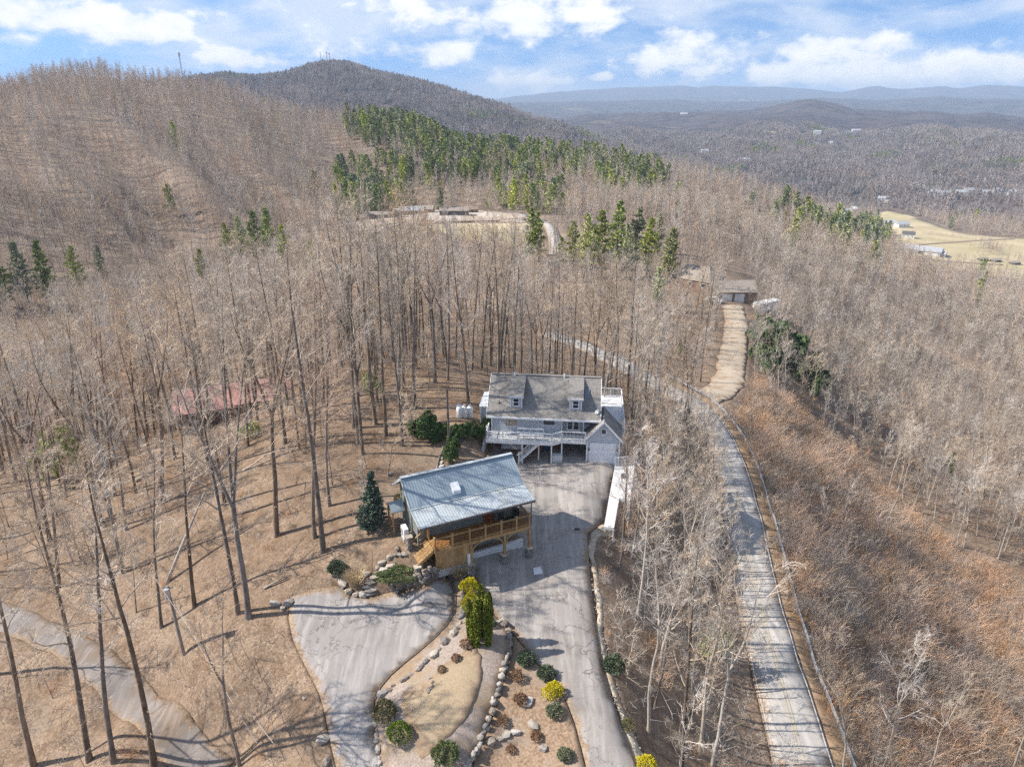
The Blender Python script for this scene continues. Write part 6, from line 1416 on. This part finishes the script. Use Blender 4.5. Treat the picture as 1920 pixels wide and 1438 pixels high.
for i in range(20): p = a_ + (b_ - a_) * (i + .5) / 20; br.bar((*p, 1.15), (*p, 1.95), .035)
br.build('railing', M_wtrim, ramp)
for p in (a_, b_): MB().bar((*p, .8), (*p, 2.05), .1).build('rail_post', M_wtrim, ramp)
gs = tag(empty('grill', W(1171, 905, 1.04)), 'dark grill standing on the white platform', 'grill'); MB().box(-.35, .35, -.22, .22, .6, .85).build('firebox', M_black, gs); MB().tube([(-.35, 0, .85), (.35, 0, .85)], .2, 8).build('lid', M_black, gs)
for a_ in (-.28, .28):
    for b_ in (-.17, .17): MB().box(a_ - .02, a_ + .02, b_ - .02, b_ + .02, 0, .6).build('leg', M_black, gs)
# ------------------------------------------------------------------ guardrail
gl = offset_line(RF, 3.55)[:250:3]; gz = height(gl[:, 0], gl[:, 1])
gro = tag(empty('guardrail', (gl[0, 0], gl[0, 1], gz[0])), 'steel guardrail along the outer edge of the road', 'guardrail'); o_ = np.array([gl[0, 0], gl[0, 1], gz[0]])
gm = MB(); gp = [np.array([gl[i, 0], gl[i, 1], gz[i] + .62]) - o_ for i in range(len(gl))]
for dz_, wd in ((.1, .1), (0, .05), (-.1, .1)):
    for a_, b_ in zip(gp, gp[1:]): gm.bar(a_ + [0, 0, dz_], b_ + [0, 0, dz_], wd, .11)
gm.build('rail', M_galv, gro)
run = np.r_[0, np.cumsum(np.linalg.norm(np.diff(gl[:, :2], axis=0), axis=1))]
for s_ in np.arange(0, run[-1], 3.8):
    x_, y_ = np.interp(s_, run, gl[:, 0]), np.interp(s_, run, gl[:, 1]); z_ = h1(x_, y_); MB().box(-.06, .2, -.06, .06, -.3, .66).build('post', M_galv, gro, False, np.array([x_ + .08, y_, z_]) - o_)
# leaning snag and fallen logs
def log(name, a, b, r_, lab, cat='log'): tag(MB().tube([a, a * .6 + b * .4 + np.array([0, 0, .1]), b], [r_, r_ * .8, r_ * .5], 7).build(name, M_bark_pale, None, True), lab, cat)
a_ = G(312, 1095); log('leaning_snag', a_, a_ + np.array([3.6, 3.2, 8.0]), .17, 'pale dead trunk leaning among the woods near the utility pole', 'snag')
for p0, p1, r_, lab in (((770, 905), (790, 893), .12, 'short fallen log behind the cabin roof ridge'), ((495, 1105), (540, 1085), .10, 'fallen branch above the heart-shaped boulders'), ((255, 905), (300, 880), .2, 'fallen trunk among the woods'), ((520, 1090), (545, 1078), .07, 'short stick near the heart-shaped boulders'), ((1500, 775), (1560, 830), .14, 'grey fallen trunk at the top of the thicket')):
    a_, b_ = G(*p0), G(*p1); log('fallen_log', a_ + [0, 0, r_], b_ + [0, 0, r_], r_, lab)
# ------------------------------------------------------------------ evergreens among the bare woods (foot pixel, top pixel row)
MIDP = [(992, 492, 410, 0, 'tall dark pine by the meadow corner'), (1010, 492, 414, 0, 'second dark pine touching the tall one by the meadow'), (1100, 522, 424, 1, 'leftmost pale pine of the clump beyond the house'), (1127, 517, 418, 1, 'pale pine second from left in the clump beyond the house'), (1155, 507, 402, 0, 'darker pine at the top of the clump beyond the house'), (1174, 525, 440, 1, 'low front pine of the clump beyond the house'), (1190, 507, 412, 1, 'pointed pine at the right of the clump beyond the house'), (1212, 517, 428, 1, 'broad pale pine right in the clump beyond the house'), (1234, 475, 415, 0, 'small dark pine behind the clump'), (1250, 535, 447, 1, 'yellow-green pine standing alone right of the clump'), (1232, 580, 515, 1, 'pale pine below the lone yellow-green one'),
        (1050, 507, 455, 0, 'small pine between meadow and clump'), (1072, 502, 430, 1, 'narrow pine left of the clump'), (540, 510, 438, 1, 'lone upright pine in the left valley'), (455, 495, 422, 1, 'left pine of the group in the left valley'), (482, 497, 412, 0, 'tall pine of the group in the left valley'), (512, 487, 408, 0, 'right pine of the group in the left valley'), (432, 497, 432, 1, 'low pine of the group in the left valley'), (596, 560, 472, 1, 'yellowish pine between valley and stand'), (380, 530, 478, 1, 'small yellowish pine in the left woods'), (18, 575, 475, 0, 'pine at the far left margin'), (55, 570, 470, 0, 'second pine from the left margin'), (88, 570, 472, 0, 'third pine from the left margin'), (152, 555, 478, 1, 'paler pine right of the three at the left margin'), (200, 530, 472, 0, 'small dark pine right of the paler one'), (2, 585, 500, 0, 'low pine cut by the left margin'),
        (1268, 412, 375, 0, 'small pine on the far ridge woods'), (1505, 448, 415, 1, 'light pine on the right-hand ridge'), (1565, 470, 438, 1, 'rounded pine low on the right-hand ridge'), (768, 482, 438, 1, 'yellowish pine before the farm'), (690, 490, 448, 0, 'thin pine left before the farm'), (828, 404, 360, 0, 'tall pine beside the farm sheds'), (1235, 668, 640, 0, 'young pine beside the bend of the road'), (1273, 668, 642, 0, 'young pine left of the gravel drive'), (1780, 890, 850, 0, 'dark evergreen among the right-hand trees'), (1700, 500, 478, 1, 'small pine at the edge of the valley field'), (1600, 520, 495, 0, 'dark pine on the right slope'), (1840, 545, 515, 1, 'pine above the right-hand slope'), (1750, 540, 510, 0, 'dark pine below the valley field'), (1905, 590, 560, 1, 'pine at the right margin')]
for i, (px, py, ty, k_, lab) in enumerate(MIDP):
    q = G(px, py); d = math.hypot(q[0], q[1]); t = ray(px, ty); hh = CAMZ + d * t[2] / math.hypot(t[0], t[1]) - q[2]; hh *= 1.22
    pr = (PINED + PINE)[i % 2 if k_ == 0 else 2 + i % 3]; tree_at('pine_tree', pr, q[0], q[1], hh / pr['h'], i * 1.7, lab, 'pine', 'pines standing in the bare woods', z=q[2])
# ------------------------------------------------------------------ neighbouring buildings
M_rooftan = pmat('tan_shingles', (.27, .225, .18), (.36, .31, .255), 2, 5); M_redroof = pmat('faded_red_roof', (.52, .27, .23), (.62, .36, .31), .8, 5, .6)
M_brownw = pmat('brown_wall', (.22, .15, .11), (.30, .215, .165), 1, 4); M_whitew = pmat('white_wall', (.66, .65, .62), (.74, .73, .70), 1, 4); M_greyroof = pmat('grey_roof', (.34, .34, .35), (.44, .44, .45), .5, 4); M_darkroof = pmat('dark_roof', (.09, .085, .08), (.14, .13, .125), .5, 4)
def gable(name, pos, rz, L, Wd, hw, hr, mw, mr2, label, cat='house', doors=(), wins=0, hip=0.0, over=.35, sink=2.0):
    o = tag(empty(name, pos, rz), label, cat)
    MB().box(-L / 2, L / 2, -Wd / 2, Wd / 2, -sink, hw).build('wall', mw, o)
    a, b, e = L / 2 + over, Wd / 2 + over, hw - .1
    MB().add([(-a, -b, e), (a, -b, e), (a, b, e), (-a, b, e), (-a + hip, 0, hw + hr), (a - hip, 0, hw + hr)], [(0, 1, 5, 4), (2, 3, 4, 5), (1, 2, 5), (3, 0, 4), (3, 2, 1, 0)]).build('roof', mr2, o)
    for (u0, u1, z1, m_) in doors: MB().box(u0, u1, -Wd / 2 - .05, -Wd / 2 + .02, -.2, z1).build('door', m_, o)
    for i in range(wins):
        u = -L / 2 + (i + .5) * L / wins
        if any(d[0] - .5 < u < d[1] + .5 for d in doors): continue
        f = MB().box(u - .55, u + .55, -Wd / 2 - .06, -Wd / 2 + .02, hw * .35, hw * .8).build('window', M_wtrim, o); MB().box(u - .45, u + .45, -Wd / 2 - .08, -Wd / 2 - .05, hw * .4, hw * .75).build('pane', M_glass, f)
    return o
q = W(1378, 566, -14.5); gable('garage_building', (q[0] + .5, q[1] + 4.2, h1(q[0], q[1] + 4)), R(2), 10.5, 7.5, 2.9, 2.3, M_brownw, M_rooftan, 'tan-roofed garage with two pale doors at the end of the gravel drive', 'garage', ((-4.3, -1.4, 2.3, M_whitew), (-.7, 1.9, 2.3, M_whitew)))
q = W(1318, 548, -14.0); gable('ranch_house', (q[0], q[1] + 7, h1(q[0], q[1] + 7) + .4), R(-40), 12, 9, 2.9, 3.2, M_brownw, M_rooftan, 'tan hip-roofed house behind bare trees beyond the gravel drive', 'house', (), 3, 3.0)
q = W(1438, 572, -15); v_ = tag(empty('camper_trailer', (q[0], q[1], h1(q[0], q[1]) + .2), R(32)), 'long white camper trailer parked right of the garage', 'trailer')
MB().prism([(-4.2, -1.2, .5), (4.2, -1.2, .5), (4.4, -1.2, 1.4), (3.9, -1.2, 2.9), (-4.0, -1.2, 2.9), (-4.3, -1.2, 2.4)], (0, 2.4, 0)).build('body', M_whitew, v_)
for a_ in (-2, -1, 1.6): MB().box(a_ - .35, a_ + .35, -1.24, -1.19, 1.7, 2.3).build('window', M_glass, v_)
for a_ in (-.6, .4):
    for b_ in (-1.1, 1.1): MB().tube([(a_, b_ - .12, .38), (a_, b_ + .12, .38)], .38, 10).build('wheel', M_black, v_)
def car(name, pos, rz, mat, lab):
    c = tag(empty(name, pos, rz), lab, 'car')
    MB().prism([(-2.2, -.85, .35), (2.2, -.85, .35), (2.25, -.85, .8), (1.2, -.85, .95), (.6, -.85, 1.45), (-1.2, -.85, 1.48), (-1.9, -.85, .98), (-2.25, -.85, .9)], (0, 1.7, 0)).build('body', mat, c)
    MB().prism([(.95, -.87, .98), (.55, -.87, 1.38), (-1.1, -.87, 1.4), (-1.6, -.87, 1.0)], (0, 1.74, 0)).build('windows', M_glass, c)
    for a_ in (-1.4, 1.4):
        for b_ in (-.8, .8): MB().tube([(a_, b_ - .1, .33), (a_, b_ + .1, .33)], .33, 10).build('wheel', M_black, c)
    return c
q = W(1338, 568, -14.5); car('parked_car', (q[0], q[1], h1(q[0], q[1]) + .05), R(-35), M_whitew, 'white car parked left of the tan-roofed garage')
# red roof in the left woods
q = W(415, 815, -6.5); zr = h1(q[0], q[1] + 4)
gable('cottage', (q[0] - 2.6, q[1] + 3.5, zr), R(22), 8.2, 6, 2.3, 2.2, M_brownw, M_redroof, 'faded red roof on the left half of the cottage in the woods', 'cottage', (), 2); gable('cottage', (q[0] + 4.2, q[1] + 6, zr + .2), R(22), 7.5, 5.4, 2.4, 2.1, M_brownw, M_redroof, 'faded red roof on the right half of the cottage in the woods', 'cottage', (), 2)
# farm
def at_ground(px, py): return G(px, py)
FB = [(715, 410, 16, 6, 2.6, 1.4, M_brownw, M_rooftan, 8, 'long low tan-roofed shed at the left of the farm', 'shed'), (745, 408, 4, 4, 4.2, .8, M_whitew, M_whitew, 10, 'white box shed in the middle of the farm', 'shed'), (772, 402, 14, 9, 2.8, 2.0, M_brownw, M_greyroof, 12, 'grey-roofed barn beside the white box shed', 'barn'), (801, 399, 8, 7, 2.5, 1.8, M_brownw, M_rooftan, -5, 'small tan-roofed outbuilding left of the tall pine', 'shed'), (852, 404, 16, 8, 3.2, 1.6, M_darkroof, M_rooftan, 0, 'dark open barn right of the tall pine', 'barn'), (884, 399, 8, 6, 2.4, 1.2, M_brownw, M_brownw, 0, 'low brown outbuilding right of the dark barn', 'shed')]
for px, py, L, w_, hw, hr, mw, m2, a_, lab, cat in FB: q = G(px, py); gable('farm_building', q, R(a_), L, w_, hw, hr, mw, m2, lab, cat, ((-1, 1, hw * .8, M_dark),), 0)
q = G(660, 430); v_ = tag(empty('white_truck', q, R(5)), 'white box truck at the left end of the farm', 'truck'); MB().box(-3, 1.6, -1.1, 1.1, .7, 3.3).build('box', M_whitew, v_); MB().prism([(1.65, -1, .5), (3.4, -1, .5), (3.4, -1, 1.3), (2.9, -1, 2.3), (1.65, -1, 2.3)], (0, 2, 0)).build('cab', M_whitew, v_); MB().box(2.0, 2.8, -1.03, -.98, 1.5, 2.1).build('window', M_glass, v_)
for a_ in (-2, 2.4):
    for b_ in (-1, 1): MB().tube([(a_, b_ - .15, .45), (a_, b_ + .15, .45)], .45, 10).build('wheel', M_black, v_)
q = G(683, 436); car('parked_car', q, R(20), M_whitew, 'white car next to the box truck at the farm')
# valley barn and houses
hx, hy, hs = [], [], []
for L2, m_, sz_ in ((([1690, 436], [1760, 440], [1830, 448], [1900, 452]), 60, .32), (([1700, 450], [1770, 452], [1812, 455]), 30, .22), (([1735, 478], [1800, 486], [1860, 492], [1960, 500]), 70, .3), (([1745, 504], [1800, 512], [1880, 522], [1960, 530]), 60, .45), (([1830, 468], [1850, 462], [1872, 474], [1845, 482]), 60, .75), (([1885, 490], [1930, 487], [1960, 492]), 40, .6), (([1850, 448], [1880, 462], [1900, 472]), 22, .3)):
    Q = np.array([W(*p, -129)[:2] for p in L2]); c = np.r_[0, np.cumsum(np.linalg.norm(np.diff(Q, axis=0), axis=1))]; t = rng.uniform(0, c[-1], m_)
    hx.append(np.interp(t, c, Q[:, 0]) + rng.normal(0, 5, m_)); hy.append(np.interp(t, c, Q[:, 1]) + rng.normal(0, 5, m_)); hs.append(rng.uniform(.6, 1.2, m_) * sz_)
hx, hy, hs = map(np.concatenate, (hx, hy, hs))
mass('hedgerows', [p['joined'] for p in FARB], np.stack([hx, hy, hgrid(hx, hy)], 1), hs, rng.uniform(0, 6.28, len(hx)), rng.integers(0, 4, len(hx)), 'low hedgerows and tree clumps between the hay fields')
q = G(1728, 476); gable('valley_barn', q, R(-38), 38, 17, 5, 4, M_whitew, M_greyroof, 'large grey-roofed barn at the edge of the hay fields', 'barn', ((-3, 3, 4, M_dark),), 0, 0, 1); q = G(1752, 480); gable('valley_shed', q, R(-38), 22, 11, 4, 2, M_greyroof, M_greyroof, 'grey shed beside the large valley barn', 'shed')
for i, (px, py, lab) in enumerate(((1842, 490, 'leftmost of three dark field shelters'), (1866, 492, 'middle of three dark field shelters'), (1902, 497, 'rightmost of three dark field shelters'))): q = G(px, py); gable('field_shelter', q, R(5), 9, 6, 3, 1.5, M_darkroof, M_rooftan, lab, 'shelter')
VH = [(1702, 447, 14), (1690, 427, 16), (1668, 424, 14), (1610, 392, 22), (1585, 402, 16), (1655, 378, 16), (1668, 380, 14), (1750, 366, 16), (1768, 367, 18), (1790, 361, 20), (1802, 366, 18), (1815, 362, 18), (1832, 361, 22), (1845, 366, 16), (1872, 362, 18), (1786, 373, 16), (1760, 372, 15), (1898, 366, 15), (1283, 214, 40), (1320, 289, 22), (1605, 249, 30), (1563, 270, 30), (1395, 303, 26), (1532, 252, 24)]
for i, (px, py, L) in enumerate(VH):
    q = G(px, py); big = py < 300
    gable('valley_house', q, R((i * 37) % 60 - 30), L, L * .7, 5.5 if not big else 9, 3.5, M_whitew, M_greyroof if i % 3 else M_darkroof, ('small white house in the cluster at the foot of the blue ridge' if px > 1740 and py < 380 else 'lone pale house on the lower slopes of the blue ridge' if big else 'pale house between the hay fields and the woods'), 'house', (), 3 if not big else 0, 0, .5, 6).__setitem__('group', 'village houses in the valley' if px > 1740 and py < 380 else 'lone houses on the blue ridge' if big else 'houses by the valley fields')
q = G(1040, 232); gable('ridge_house', q, R(10), 34, 20, 9, 7, M_whitew, M_rooftan, 'large pale house on the bare shoulder of the second mountain', 'house', (), 4, 0, 1, 8)
# masts
def mast(px, top, D, hgt, wd, lab, extra=True):
    t = ray(px, top); s_ = D / math.hypot(t[0], t[1]); x_, y_ = t[0] * s_, t[1] * s_; zt = CAMZ + t[2] * s_; o = tag(empty('radio_mast', (x_, y_, zt - hgt)), lab, 'mast')
    for a in range(3): c_, s2 = math.cos(a * 2.094), math.sin(a * 2.094); MB().bar((c_ * wd, s2 * wd, -6), (c_ * wd * .5, s2 * wd * .5, hgt), wd * .22).build('leg', M_galv, o)
    lt = MB(); n_ = int(hgt / (wd * 2.2))
    for i in range(n_):
        f = lambda k: 1 - .5 * k / n_
        for a in range(3):
            p = lambda a_, k: (math.cos(a_ * 2.094) * wd * f(k), math.sin(a_ * 2.094) * wd * f(k), hgt * k / n_); lt.bar(p(a, i), p(a + 1, i + 1), wd * .13)
    lt.build('lattice', M_galv, o)
    if extra: MB().tube([(0, 0, hgt - 3.5), (0, 0, hgt)], wd * 1.2, 8).build('antenna_head', M_galv, o)
mast(335, 99, 835, 34, .9, 'slim lattice mast on the crest of the near wooded hill'); mast(600, 97, 2600, 42, 2.0, 'leftmost mast on the summit of the second mountain', False); mast(612, 98, 2600, 38, 2.4, 'middle mast on the summit of the second mountain'); mast(617, 100, 2620, 36, 2.4, 'rightmost mast on the summit of the second mountain')
